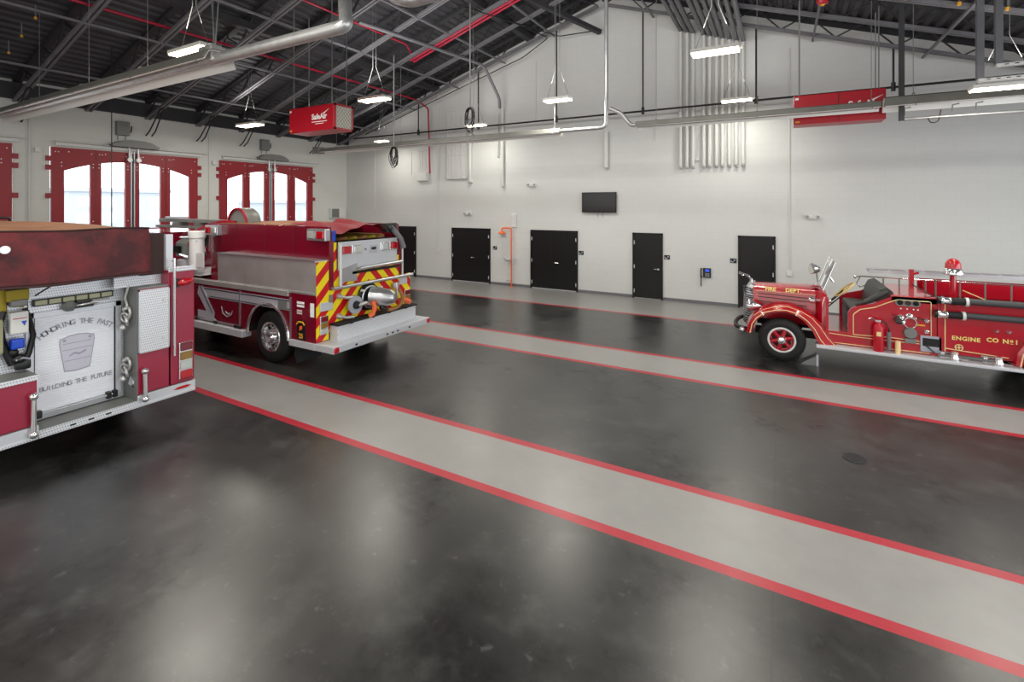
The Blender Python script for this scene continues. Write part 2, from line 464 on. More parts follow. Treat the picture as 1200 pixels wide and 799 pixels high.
# steel plate at the gable (grid like louvre with duct) near x -11.5
# ---- sprinkler pipes
def pipe(name, pts, r, mat, label, cat='pipe', group=None, bend=.12, n=10):
    return tag(MB().tube(pts, r, n, bend).build(name, mat, smooth=True, loc=pts[0]), label, cat, group)
def P_(x, y, dz=0): return (x, y, chord(x) + dz)
pipe('sprinkler_pipe', [P_(-13.3, YS + .1, .25), P_(-13.3, 15.45, .25), (-12.72, 15.6, 7.1), (-12.72, 15.72, 4.4)], .035, 'sprinkler_red', 'red sprinkler line turning down the wall beside the white louvre')
pipe('sprinkler_pipe', [P_(-10.6, YS + .1, .22), P_(-10.6, 11.9, .22), P_(-10.9, 12.6, .1)], .03, 'sprinkler_red', 'thin red sprinkler branch running over the west air cleaner')
for d, lab in ((0, 'upper red sprinkler main climbing toward the ridge'), (.16, 'lower red sprinkler main climbing toward the ridge')):
    pipe('sprinkler_main', [P_(-10.9, 12.6 - d, -.03), P_(-5.6, 12.6 - d, -.03)], .035, 'sprinkler_red', lab)

# ---- lights
def high_bay(x, y, z, label, size=(.86, .34), power=95):
    t = thing('high_bay_light', label, 'light', (x, y, z))
    a, b = size
    MB().bev(x - a / 2, x + a / 2, y - b / 2, y + b / 2, z, z + .07, .015).build('housing', 'light_shell', t)
    MB().box(x - a / 2 + .02, x + a / 2 - .02, y - b / 2 + .02, y + b / 2 - .02, z - .02, z).build('lens', 'lamp_glow', t)
    for sx in (-1, 1):
        MB().cyl((x + sx * a * .42, y, z + .07), (x + sx * .06, y, min(z + .9, chord(x))), .006, n=5).cyl((x + sx * .06, y, min(z + .9, chord(x))), (x + sx * .06, y, deckz(x) - .02), .006, n=5).build('hanger', 'grey_metal', t)
    MB().bev(x + a / 2 - .02, x + a / 2 + .06, y - .06, y + .06, z + .01, z + .06, .008).build('sensor', 'white_metal', t)
    L = bpy.data.lights.new('high_bay_lamp', 'AREA'); L.shape = 'RECTANGLE'; L.size = a; L.size_y = b; L.energy = power; L.color = (1, .965, .89)
    lo = bpy.data.objects.new('high_bay_lamp', L); COL.objects.link(lo); lo.location = (x, y, z - .035)
    L2 = bpy.data.lights.new('ceiling_fill', 'AREA'); L2.shape = 'RECTANGLE'; L2.size = a; L2.size_y = b; L2.energy = power * .3; L2.color = (1, .96, .9)  # added fill lamp facing up, brightens roof and gable; not part of the fixture
    lo = bpy.data.objects.new('ceiling_fill', L2); COL.objects.link(lo); lo.location = (x, y, z + .5); lo.rotation_euler = (PI, 0, 0)
    return t
LAB = {(0, 0): 'glowing LED high-bay light just above the long west heater tube',
       (1, 0): 'small glowing high-bay light nearest the red bay doors',
       (2, 0): 'glowing high-bay light just right of the hanging red west air cleaner',
       (3, 0): 'glowing high-bay light directly beneath the higher hanging cable coil',
       (4, 0): 'glowing high-bay light left of the vertical silver duct',
       (5, 0): 'brightest large high-bay light in front of the ten white wall conduits',
       (6, 0): 'small glowing high-bay light lower on the ten white wall conduits',
       (7, 0): 'small glowing light just above the corner end of the north-lane heater tube'}
high_bay(-9.75, 5.0, 6.0, LAB[(0, 0)], (1.15, .4), 120)
high_bay(-14.7, 9.2, 5.62, LAB[(1, 0)], (1.0, .36), 75)
high_bay(-9.8, 9.7, 6.0, LAB[(2, 0)], (.95, .36))
high_bay(-9.66, 14.55, 5.98, LAB[(3, 0)], (.8, .3), 45)
high_bay(-5.4, 12.25, 6.0, LAB[(4, 0)], (.78, .34))
high_bay(-1.08, 9.85, 6.0, LAB[(5, 0)], (.86, .36))
high_bay(-1.05, 14.7, 6.0, LAB[(6, 0)], (.8, .3), 45)
high_bay(3.4, 11.4, 5.12, 'high-bay light at the right edge under the pale slotted strut rails', (.9, .3), 70)
high_bay(-14.35, 14.6, 5.72, LAB[(7, 0)], (.6, .3), 40)
for x, y in ((-5.3, 2.6), (-1.0, 5.0), (-9.8, .4), (-1.0, .4), (3.6, 7.4), (3.6, 2.6), (-5.3, -1.5)):
    high_bay(x, y, 6.0 if x < 2 else 5.6, 'glowing high-bay light hung over the open floor', (.86, .36), 85)['group'] = 'high-bay lights over the open floor'

# ---- radiant heaters
def rod(mb, x, y, z0, z1, r=.008): return mb.cyl((x, y, z0), (x, y, z1), r, n=5)
def heater(x0, x1, y, z, label, w=.36, h=.2, hang=(.15, .5, .85)):
    t = thing('radiant_heater', label, 'heater', (x0, y, z))
    # folded reflector, open below
    m = MB()
    out = [(-w / 2, -h * .32), (-w * .36, h * .35), (-w * .16, h / 2), (w * .16, h / 2), (w * .36, h * .35), (w / 2, -h * .6)]
    inn = [(a * .93, b - .012) for a, b in out]
    ring = [(y + a, z + b) for a, b in out] + [(y + a, z + b) for a, b in reversed(inn)]
    m.prism(ring, 'x', x0, x1); m.build('reflector', 'olive_alu', t)
    MB().prism([(y + a, z + b - .005) for a, b in inn] + [(y + a * .95, z + b - .012) for a, b in reversed(inn)], 'x', x0 + .01, x1 - .01).build('reflector_lining', 'reflector', t)
    MB().cyl((x0 + .02, y, z - .03), (x1 - .02, y, z - .03), .05, n=12).build('heater_tube', 'silver_duct', t, smooth=True)
    for k in hang:
        x = x0 + (x1 - x0) * k; m = MB()
        m.tube([(x, y - w / 2 - .01, z - h / 2), (x, y - w * .25, z + h * .6), (x, y, z + h * .7), (x, y + w * .25, z + h * .6), (x, y + w / 2 + .01, z - h / 2)], .009, 6)
        m.cyl((x, y, z + h * .7), (x, y, deckz(x) - .02), .006, n=5)
        m.build('hanger', 'grey_metal', t)
    return t
t = heater(-17.6, -7.45, 4.2, 5.35, 'long radiant tube heater crossing upper left over the near bays', w=.52, h=.2, hang=(.3, .55, .78, .98))
MB().tube([(-7.7, 4.2, 5.33), (-4.72, 4.2, 5.32), (-5.1, 4.5, 5.92), (-5.5, 4.86, 6.2), (-5.5, 4.86, deckz(-5.5))], .085, 16, .12).build('exhaust_pipe', 'silver_duct', t, smooth=True)
m = MB()
for s in (-1, 1): m.cyl((-7.6, 4.2, 5.5), (-7.6 + s * .45, 4.2, chord(-7.6)), .01, n=5)
m.build('v_hanger', 'grey_metal', t)
MB().bev(-7.85, -7.5, 4.08, 4.32, 5.28, 5.52, .02).build('burner_box', 'silver_duct', t)
t = heater(-15.5, -5.45, 12.6, 5.2, 'long radiant tube heater along the north lane under the gable', w=.3, h=.17, hang=(.08, .4, .7, .98))
MB().tube([(-5.5, 12.6, 5.2), (-4.12, 12.6, 5.2), (-4.12, 12.6, 5.75), (-4.12, 12.6, deckz(-4.12))], .055, 14, .15).build('exhaust_pipe', 'silver_duct', t, smooth=True)
MB().bev(-15.85, -15.5, 12.42, 12.72, 5.08, 5.34, .02).build('burner_box', 'grey_metal', t)
t = heater(-3.3, 1.85, 12.6, 5.2, 'radiant tube heater right of the vertical duct, crossing the wall conduits', w=.32, h=.16, hang=(.1, .55, .97))
MB().tube([(-4.02, 12.6, 5.7), (-3.72, 12.6, 5.55), (-3.45, 12.6, 5.2), (-3.2, 12.6, 5.19)], .055, 12, .1).build('connecting_pipe', 'silver_duct', t, smooth=True)
t = heater(1.9, 6.8, 12.6, 5.22, 'radiant tube heater at upper right with a pale tube slung beneath', w=.42, h=.24, hang=(.1, .45, .9))
MB().cyl((2.18, 12.6, 4.86), (6.8, 12.6, 4.86), .035, n=12).build('lower_tube', 'silver_duct', t, smooth=True)
for x in (2.25, 3.0, 3.35, 4.1, 4.4):
    MB().tube([(x, 12.6, 4.95), (x, 12.6, 5.08), (x + .1, 12.6, 5.1)], .012, 6).build('hook', 'grey_metal', t)
MB().tube([(2.6, 12.58, 4.88), (2.66, 12.58, 4.74), (2.78, 12.58, 4.76), (2.82, 12.58, 5.0)], .01, 6, .08).build('loop_wire', 'black', t)
tag(MB().beam((2.2, 12.6, 4.83), (2.2, 12.6, chord(2.2) + .02), .09, .07).build('steel_upright', 'roof_dark', loc=(2.2, 12.6, 4.83)), 'dark square steel drop holding the pale tube under the right heater', 'upright')
pipe('exhaust_duct', [(-5.0, 4.9, 7.6), (-4.75, 5.0, 6.0), (-4.4, 5.0, 5.85), (3.0, 5.0, 5.85)], .085, 'silver_duct', 'silver exhaust duct clipped by the top edge above the floor lanes', 'duct', None, .14, 16)
# strut rack at the right edge
t = thing('strut_rack', 'hanging dark steel uprights with pale slotted strut rails at upper right', 'rack', (2.95, 10.85, 5.2))
for x, z in ((2.93, 5.2), (3.16, 5.42)):
    MB().beam((x, 10.85, z), (x, 10.85, chord(x)), .09, .09).build('upright', 'roof_steel', t)
for z, x0, dy in ((5.2, 2.9, 0), (5.42, 3.12, 0)):
    m = MB().bev(x0, 5.6, 10.8, 10.9, z - .05, z, .008); m.build('rail', 'white_metal', t)
    for i in range(12): MB().box(x0 + .1 + i * .12, x0 + .15 + i * .12, 10.797, 10.8, z - .032, z - .018).build('slot', 'black', t)


# black gas pipe with drops
t = thing('gas_pipe', 'black gas pipe running level across the white gable wall', 'pipe', (-17, 15.6, 6.2))
MB().cyl((-17.0, 15.55, 6.12), (6.0, 15.55, 6.12), .03, n=10).build('main_run', 'black', t, smooth=True)
for x in (-13.2, -10.2, -6.9, -3.86, -.6, 2.55):
    MB().cyl((x, 15.55, 6.12), (x, 15.55, chord(x) + .1), .025, n=8).cyl((x, 15.55, 6.02), (x, 15.55, 6.24), .05, n=8).build('drop_rod', 'black', t)
pipe('conduit', [(-16.2, 15.5, chord(-16.2) - .1), (-8.2, 15.5, chord(-8.2) - .33), (-7.2, 15.5, chord(-7.2) - .1), (-7.6, 13, chord(-7.6) - .05)], .018, 'black', 'thin black conduit following the left slope of the gable and looping back', 'conduit')
pipe('conduit', [(-8.0, 11.5, chord(-8) - .05), (-6.7, 15.3, 8.95), (-5.3, 15.5, 8.98)], .018, 'black', 'short black conduit meeting the vertical duct near the ridge', 'conduit')
pipe('vent_pipe', [(-10.2, 9.5, chord(-10.2) - .05), (-9.6, 15.0, chord(-9.6) - .12), (-9.28, 15.6, 7.1), (-9.28, 15.62, 6.75)], .055, 'roof_steel', 'dark grey vent pipe bending down onto the white wall pipe', 'pipe', None, .3)
tag(MB().beam((-7.0, 12.9, chord(-7.0) + .35), (-5.35, 15.7, 8.98), .16, .14).build('steel_strut', 'roof_dark', loc=(-8, 12, 8.6)), 'thick dark diagonal steel strut ending near the vertical duct', 'strut')

# ten wall conduits that turn along the roof
for i, x in enumerate((-2.75, -2.555, -2.375, -2.06, -1.89, -1.695, -1.525, -1.335, -1.145, -.96)):
    t = thing('wall_conduit', 'white vertical conduit in the row of ten on the gable wall, %s' % ('first', 'second', 'third', 'fourth', 'fifth', 'sixth', 'seventh', 'eighth', 'ninth', 'last')[i] + ' from the duct', 'conduit', (x, YN - .08, 4.3), 'ten conduits on the gable wall')
    zt = chord(x) - .32
    MB().tube([(x, YN, 4.27), (x, YN - .09, 4.3), (x, YN - .09, 4.42), (x, YN - .09, zt)], .052, 12, .05).build('lower_run', 'white_pipe', t, smooth=True)
    MB().cyl((x, YN - .02, zt + .03), (x, 8.6, zt + .03), .066, n=14).build('roof_run', 'conduit_dark', t, smooth=True)
# small box and switch among conduits
tag(MB().bev(-2.28, -2.2, YN - .06, YN, 4.48, 4.56).tube([(-2.24, YN - .02, 4.56), (-2.24, YN - .02, 5.3), (-2.15, YN - .02, 5.38)], .01, 6).build('junction_box', 'white_metal', loc=(-2.24, YN, 4.5)), 'small white junction box between the third and fourth wall conduits', 'box')
# white vertical pipes on the wall
def wallpipe(x, z0, z1, r, lab, mat='white_pipe', elbow=True):
    pts = ([(x, YN, z0)] if elbow else []) + [(x, YN - .1, z0), (x, YN - .1, z1)]
    return tag(MB().tube(pts, r, 12, .06).build('wall_pipe', mat, smooth=True, loc=(x, YN, z0)), lab, 'pipe')
wallpipe(-10.78, 4.02, 6.9, .07, 'thick white pipe on the wall right of the white louvre')
wallpipe(-9.28, 3.82, 6.78, .055, 'white wall pipe below the dark vent elbow, left of the television')
wallpipe(-9.5, 4.95, 6.6, .025, 'thin white pipe beside the taller white wall pipe')
wallpipe(-5.18, 4.36, 5.6, .085, 'white capped wall pipe behind the vertical silver duct', elbow=False)
# thin surface conduits with boxes
for x, z0, z1, box, lab in ((-12.45, 1.3, 8.0, 1, 'thin white conduit dropping to a box between the two left doors'), (.24, 1.2, 7.6, 1, 'thin white conduit dropping to a switch box behind the antique engine'), (-16.05, 2.9, 6.2, 0, 'thin pale conduit dropping to the corner panel'), (-13.89, 4.4, 6.0, 0, 'thin grey conduit left of the red riser'), (-3.55, 5.2, 8.8, 0, 'very thin white conduit just right of the vertical duct'), (-7.9, 6.2, 8.4, 0, 'very thin white conduit up the gable above the double doors')):
    m = MB().cyl((x, YN - .02, z0), (x, YN - .02, z1), .014, n=6)
    if box: m.bev(x - .07, x + .07, YN - .05, YN, z0 - .16, z0, .01)
    tag(m.build('surface_conduit', 'white_metal', loc=(x, YN, z0)), lab, 'conduit')
# louvre panel
t = thing('wall_louvre', 'tall white louvred panel high on the wall right of the red riser', 'louvre', (-11.4, YN, 4.2))
MB().box(-11.95, -10.98, YN - .05, YN, 4.15, 7.0).build('louvre_back', 'white_metal', t)
m = MB()
for i in range(5): m.box(-11.95 + i * .235, -11.93 + i * .235, YN - .08, YN - .05, 4.15, 7.0)
for z in (4.15, 5.1, 6.0, 6.9): m.box(-11.95, -10.98, YN - .085, YN - .05, z, z + .03)
m.build('louvre_bars', 'white_pipe', t)
# riser boxes
t = thing('electrical_box', 'small white electrical boxes with conduits left of the dark red riser foot', 'electrical box', (-13.2, YN, 4.2))
MB().bev(-13.5, -12.98, YN - .14, YN, 4.12, 4.46, .01).build('box_body', 'white_metal', t)
m = MB()
for x in (-13.45, -13.3, -13.15, -13.02): m.cyl((x, YN - .04, 4.46), (x, YN - .04, 5.4), .012, n=6)
m.cyl((-13.55, YN - .04, 5.4), (-12.9, YN - .04, 5.4), .012, n=6); m.build('conduits', 'white_metal', t)
# exit/emergency lights on the wall
for x, z, lab in ((-10.93, 2.74, 'small twin-head emergency light over the left double doors'), (-8.05, 3.82, 'small twin-head emergency light left of the television'), (.8, 2.74, 'twin-head emergency light above the antique engine')):
    t = thing('emergency_light', lab, 'emergency light', (x, YN, z))
    MB().bev(x - .16, x + .16, YN - .08, YN, z - .05, z + .06, .015).build('housing', 'white_metal', t)
    for s in (-1, 1): MB().cyl((x + s * .12, YN - .07, z + .04), (x + s * .13, YN - .15, z + .01), .04, n=12).build('lamp_head', 'lens_clear', t)

# ---- doors on the north wall
def person_door(i, x0, x1, leaves, hinge, lab):
    t = thing('door_%d' % i, lab, 'door', ((x0 + x1) / 2, YN, 0)); struct(t)
    w = .05; H = 2.17
    MB().box(x0, x0 + w, YN - .05, YN + .03, 0, H).box(x1 - w, x1, YN - .05, YN + .03, 0, H).box(x0, x1, YN - .05, YN + .03, H - w, H).build('door_frame', 'dark_door', t)
    n = leaves; lw = (x1 - x0 - 2 * w) / n
    for k in range(n):
        a = x0 + w + k * lw; lf = MB().bev(a + .003, a + lw - .003, YN - .035, YN + .01, .03, H - w - .004, .003).build('door_leaf', 'dark_door', t)
        left = (hinge == 'L') if n == 1 else (k == 0)
        hx = a + .012 if left else a + lw - .012
        for z in (.25, 1.05, 1.85):
            MB().cyl((hx, YN - .055, z - .06), (hx, YN - .055, z + .06), .016, n=8).build('hinge', 'alu_white', lf)
        if n == 1 or k == 1:
            px = a + lw - .08 if (left) else a + .08; d = -1 if left else 1
            m = MB().cyl((px, YN - .035, 1.0), (px, YN - .09, 1.0), .03, n=14).tube([(px, YN - .085, 1.0), (px + d * .14, YN - .085, 1.0)], .014, 8)
            m.build('door_handle', 'chrome', lf, smooth=True)
        if n == 2: MB().box(a + .01, a + lw - .01, YN - .04, YN - .035, .012, .04).build('door_sweep', 'alu_white', lf)
person_door(1, *DOORS[0], 1, 'R', 'single charcoal door furthest left behind the second engine')
person_door(2, *DOORS[1], 2, '', 'charcoal double doors left of the orange shower')
person_door(3, *DOORS[2], 2, '', 'charcoal double doors below the television')
person_door(4, *DOORS[3], 1, 'L', 'single charcoal door between the television and the wall phone')
person_door(5, *DOORS[4], 1, 'R', 'single charcoal door behind the antique engine radiator')
for x, z, lab in ((-9.68, 1.42, 'small dark room sign right of the left double doors'), (-6.12, 1.4, 'small dark room sign right of the double doors under the television'), (-3.18, 1.4, 'small dark room sign right of the middle single door'), (-1.235, 1.4, 'small dark room sign left of the door by the antique engine')):
    t = thing('room_sign', lab, 'sign', (x, YN, z))
    MB().bev(x - .09, x + .09, YN - .012, YN, z - .07, z + .07, .004).build('sign_plate', 'dark_door', t)
    MB().box(x - .07, x + .02, YN - .014, YN - .012, z - .05, z - .02).box(x - .07, x - .045, YN - .014, YN - .012, z - .02, z + .02).box(x + .01, x + .06, YN - .014, YN - .012, z + .0, z + .04).build('sign_marks', 'letter_grey', t)
# television
t = thing('television', 'black flat television mounted high on the white wall', 'television', (-5.43, YN, 3.18))
MB().bev(-6.05, -4.82, YN - .13, YN - .07, 2.83, 3.53, .01).build('casing', 'black', t)
MB().box(-6.02, -4.85, YN - .134, YN - .13, 2.86, 3.5).build('screen', 'tv', t)
MB().box(-5.6, -5.26, YN - .07, YN, 3.0, 3.4).build('wall_bracket', 'black', t)
m = MB()
for x in (-5.5, -5.32): m.tube([(x, YN - .02, 2.95), (x, YN - .02, 2.66)], .007, 5)
m.build('cable', 'grey_metal', t)
# phone
t = thing('wall_phone', 'black wall phone with a blue screen and hanging cord', 'telephone', (-2.02, YN, 1.0))
MB().bev(-2.09, -1.86, YN - .06, YN, .84, 1.13, .012).build('phone_base', 'black', t)
MB().box(-2.02, -1.9, YN - .065, YN - .06, 1.02, 1.1).build('screen', 'blue_screen', t)
m = MB()
for i in range(3):
    for j in range(3): m.box(-2.02 + i * .045, -1.99 + i * .045, YN - .066, YN - .06, .87 + j * .04, .895 + j * .04)
m.build('keypad', 'letter_grey', t)
MB().tube([(-2.13, YN - .07, .84), (-2.14, YN - .1, .9), (-2.14, YN - .1, 1.06), (-2.13, YN - .07, 1.12)], [.03, .022, .022, .03], 8).build('handset', 'black', t, smooth=True)
MB().tube([(-2.14, YN - .05, .84), (-2.15, YN - .04, .68), (-2.14, YN - .04, .56)], .014, 6).build('cord', 'black', t)
# shower
t = thing('emergency_shower', 'orange safety shower with eyewash standing against the white wall', 'shower', (-8.85, YN - .15, 0))
X = -8.87; Yp = YN - .14
MB().tube([(X, Yp, 0), (X, Yp, 2.22), (X - .3, Yp - .0, 2.22), (X - .42, Yp, 2.2), (X - .42, Yp, 2.1)], .026, 10, .08).build('stand_pipe', 'orange', t, smooth=True)
MB().lathe((X - .42, Yp, 2.0), (0, 0, 1), [(0, .15), (.03, .15), (.08, .05), (.12, .02)], 20).build('shower_head', 'orange', t, smooth=True)
MB().lathe((X - .1, Yp - .1, .95), (0, 0, 1), [(0, .02), (.03, .1), (.09, .13)], 18, caps=False).build('eyewash_bowl', 'steel', t, smooth=True)
MB().tube([(X - .28, Yp, 1.06), (X - .12, Yp, 1.0), (X + .15, Yp, 1.02)], .02, 8).sph((X + .16, Yp, 1.04), .05).sph((X - .28, Yp, 1.08), .045).build('valve', 'steel', t, smooth=True)
MB().tube([(X, Yp, .25), (X - .2, Yp, .25), (X - .24, Yp, .16)], .02, 8).build('drain_arm', 'steel', t)
MB().lathe((X, Yp, 0), (0, 0, 1), [(0, .08), (.015, .08)], 16).build('floor_flange', 'orange', t)
tag(MB().bev(-8.93, -8.72, YN - .06, YN, 2.25, 2.75, .015).cyl((-8.8, YN - .06, 2.6), (-8.8, YN - .075, 2.6), .025).build('shower_alarm_box', 'white_metal', loc=(-8.8, YN, 2.3)), 'tall white box on the wall above the orange shower', 'box')
# corner panel on the west/north corner
t = thing('corner_panel', 'grey-fronted white electrical panel in the far left corner', 'electrical panel', (XW, 15.3, 2.5))
MB().bev(XW, XW + .16, 14.9, 15.75, 2.5, 2.95, .01).build('panel_box', 'white_metal', t)
MB().bev(XW + .16, XW + .18, 14.95, 15.35, 2.53, 2.92, .01).build('panel_front', 'grey_metal', t)

# ---- bay doors (red, arched glazing) set in the west wall
def bay_door(i, y0, y1, lab):
    t = thing('door_%d' % i, lab, 'bay door', (XW, (y0 + y1) / 2, 0)); struct(t)
    yc = (y0 + y1) / 2; w = (y1 - y0); xs0, xs1 = XW - .06, XW + .04
    def arch(y): return 4.42 - .128 * (y - yc) ** 2
    e = [y0 + .02, y0 + w * .262, yc - .06, yc + .06, y1 - w * .262, y1 - .02]
    g = [(y0 + .30, y0 + .90), (y0 + 1.16, y0 + 1.77), (yc + .18, yc + .79), (y1 - .89, y1 - .29)]
    leaf = [(e[0], e[1]), (e[1], e[2]), (e[3], e[4]), (e[4], e[5])]
    for k in range(4):
        a, b = leaf[k]; ga, gb = g[k]; m = MB(); zt = 4.73; zb = 2.35
        a += .006; b -= .006
        m.box(xs0, xs1, a, ga, .03, zt).box(xs0, xs1, gb, b, .03, zt).box(xs0, xs1, ga, gb, .03, zb)
        arc = [(ga + (gb - ga) * s / 8, arch(ga + (gb - ga) * s / 8)) for s in range(9)]
        m.prism(arc + [(gb, zt), (ga, zt)], 'x', xs0, xs1)
        lf = m.build('door_leaf', 'door_red', t)
        m = MB().prism([(ga, zb)] + arc[:0] + [(gb, zb)] + list(reversed(arc)), 'x', XW - .02, XW - .012); m.build('glass_pane', 'glass', lf)
        m = MB(); c = .015
        for (yy, zz) in ((a + .08, 4.6), (a + .15, 4.6), (b - .1, 4.6), (ga - .06, 4.3), (gb + .06, 4.3), (gb + .06, 4.2), (ga - .06, 4.2), (ga + .1, 4.62), (b - .06, 2.6)):
            if a < yy < b: m.cyl((xs1, yy, zz), (xs1 + .012, yy, zz), c, n=6)
        m.build('bolts', 'white', lf)
        if k in (0, 3):
            yy = a if k == 0 else b; d = -1 if k == 0 else 1
            for z in (4.4, 4.15, 3.35, 1.6): MB().box(XW, XW + .05, min(yy, yy + d * .12), max(yy, yy + d * .12), z - .07, z + .07).build('hinge', 'door_red', lf)
    MB().box(XW - .03, XW + .06, yc - .055, yc - .025, .02, 4.85).box(XW - .03, XW + .06, yc + .025, yc + .055, .02, 4.85).build('meeting_strip', 'alu_white', t)
    MB().box(XW - .04, XW + .03, yc - .025, yc + .025, .02, 4.72).build('centre_seal', 'black', t)
    m = MB().box(XW + .04, XW + .1, y0 + .1, y1 + .1, 4.78, 4.86).cyl((XW + .1, y0 + .05, 4.9), (XW + .1, y1 + .25, 4.9), .018, n=8); m.build('header_rail', 'white_metal', t)
    pr = [(yc - .62, 4.88), (yc - .62, 4.94), (yc - .4, 5.06), (yc - .2, 5.1), (yc + .2, 5.1), (yc + .4, 5.06), (yc + .62, 4.94), (yc + .62, 4.88)]
    MB().prism(pr, 'x', XW + .02, XW + .34).build('door_operator', 'grey_metal', t)
    for s in (-1, 1):
        MB().cyl((XW + .12, yc + s * .12, 4.55), (XW + .12, yc + s * .12, 4.88), .035, n=8).cyl((XW + .05, yc + s * .12, 4.5), (XW + .17, yc + s * .12, 4.5), .07, n=10).build('pivot_arm', 'steel', t)
    return yc
for i, (a, b) in enumerate(BAYS):
    yc = bay_door(6 + i, a, b, ('tall red bay door leaves at the far left edge', 'tall red folding bay door with arched glass behind the near engine', 'tall red folding bay door with arched glass behind the second engine')[i])
    if i:
        t = thing('control_box', 'grey electrical disconnect box above the %s bay door' % ('left' if i == 1 else 'right'), 'control box', (XW, yc - .4, 5.3))
        MB().bev(XW, XW + .16, yc - .45, yc - .12, 5.25, 5.68, .012).build('box_body', 'grey_metal', t)
        MB().tube([(XW + .17, yc - .1, 5.35), (XW + .17, yc - .08, 5.55)], .018, 6).build('lever', 'black', t)
        MB().cyl((XW + .06, yc - .4, 5.1), (XW + .06, yc - .4, 5.25), .012, n=6).cyl((XW + .06, yc - .2, 5.1), (XW + .06, yc - .2, 5.25), .012, n=6).build('conduits', 'grey_metal', t)
for y, lab in ((4.95, 'slim white pilaster conduit between the first and second bay doors'), (9.66, 'slim white conduit between the second and third bay doors')):
    tag(MB().cyl((XW + .04, y, .0), (XW + .04, y, 5.9), .02, n=6).bev(XW, XW + .1, y + .1, y + .22, 4.55, 4.68, .01).build('surface_conduit', 'white_metal', loc=(XW, y, 0)), lab, 'conduit')
tag(MB().cyl((-14.2, 5.4, 2.2), (-14.2, 5.4, chord(-14.2)), .012, n=6).build('pull_cord', 'black', loc=(-14.2, 5.4, 2.2)), 'thin dark vertical cord hanging in front of the left bay door glass', 'cord')

# ---- outside
struct(MB().box(-140, XW - .2, -80, 90, -.2, -.02).build('ground', 'concrete_out'), 'bright paved ground outside the bay doors', 'ground')
for y0, y1, h, lab in ((20, 29, 4.5, 'washed-out low grey building seen through the left bay door glass'), (42, 52, 3.4, 'washed-out distant building seen through the right bay door glass')):
    t = thing('distant_building', lab, 'building', (-62, (y0 + y1) / 2, 0))
    MB().box(-70, -62, y0, y1, 0, h).build('wall', 'building_out', t)
    MB().box(-70.3, -61.7, y0 - .3, y1 + .3, h, h + .4).build('roof', 'building_out', t)
    for k in range(4):
        yy = y0 + .6 + k * 2.1
        for z in (1.2, 2.9)[:1 if h < 4 else 2]: MB().box(-62, -61.95, yy, yy + 1.2, z, z + 1.1).build('window', 'pane_out', t)

# ---- air cleaners
def cleaner(x0, x1, y0, y1, z0, z1, lab, tx, joint=None, filt=True, split=False):
    t = thing('air_cleaner', lab, 'air cleaner', (x0, y0, z0))
    b = MB().bev(x0, x1, y0, y1, z0, z1, .012).build('cabinet', 'unit_red', t)
    if split: MB().box(joint - .006, joint + .006, y0 - .004, y0, z0, z1).build('seam', 'black', t)
    if filt:
        MB().box(x1, x1 + .02, y0 + .05, y1 - .05, z0 + .05, z1 - .05).build('filter', 'filter', t)
        m = MB(); n = 5; w = (y1 - y0 - .1); h = (z1 - z0 - .1)
        for k in range(-n + 1, n):
            for sgn in (1, -1):
                pts = []
                for s in range(41):
                    u = s / 40; v = (u * sgn + k / n * 1.0 + (0 if sgn == 1 else 1))
                    if 0 <= v <= 1: pts.append((x1 + .022, y0 + .05 + u * w, z0 + .05 + v * h))
                if len(pts) > 1: m.beam(pts[0], pts[-1], .012, .006)
        m.build('filter_grille', 'filter_wire', t)
        MB().box(x1 - .001, x1 + .03, y0, y1, z1 - .05, z1).box(x1 - .001, x1 + .03, y0, y1, z0, z0 + .05).box(x1 - .001, x1 + .03, y0, y0 + .05, z0, z1).box(x1 - .001, x1 + .03, y1 - .05, y1, z0, z1).build('filter_frame', 'unit_red', t)
    m = MB(); put_text(m, 'SafeAir', .19, (tx, y0 - .003, (z0 + z1) / 2 + .03), (1, 0, 0), (0, 0, 1), bold=.006)
    m.beam((tx - .28, y0 - .003, (z0 + z1) / 2 - .09), (tx + .28, y0 - .003, (z0 + z1) / 2 - .09), .004, .018)
    m.beam((tx - .14, y0 - .003, (z0 + z1) / 2 - .14), (tx + .16, y0 - .003, (z0 + z1) / 2 - .14), .004, .014)
    m.prism([(tx + .12, (z0 + z1) / 2 + .1), (tx + .36, (z0 + z1) / 2 + .2), (tx + .2, (z0 + z1) / 2 + .1)], 'y', y0 - .006, y0 - .002)
    m.build('logo', 'white', t)
    MB().bev(x0 + .03, x0 + .1, y0 - .01, y0, z1 - .1, z1 - .05, .004).build('white_sticker', 'white', t)
    MB().bev(x0 + .03, x0 + .12, y0 - .01, y0, z0 + .04, z0 + .08, .004).build('orange_sticker', 'patch_gold', t)
    for x in (x0 + .12, x1 - .12):
        for y in (y0 + .05, y1 - .08):
            MB().beam((x, y, z1), (x, y, chord(x) + .1), .02, .02).build('hanger', 'grey_metal', t)
    return t
cleaner(-11.1, -9.43, 8.0, 8.58, 4.93, 5.56, 'red box air cleaner with a pleated filter end hanging over the second engine', -9.95)
cleaner(.28, 2.0, 12.95, 13.5, 4.95, 5.62, 'long red air cleaner hanging behind the right heater tube', 1.6, joint=1.15, filt=False, split=True)

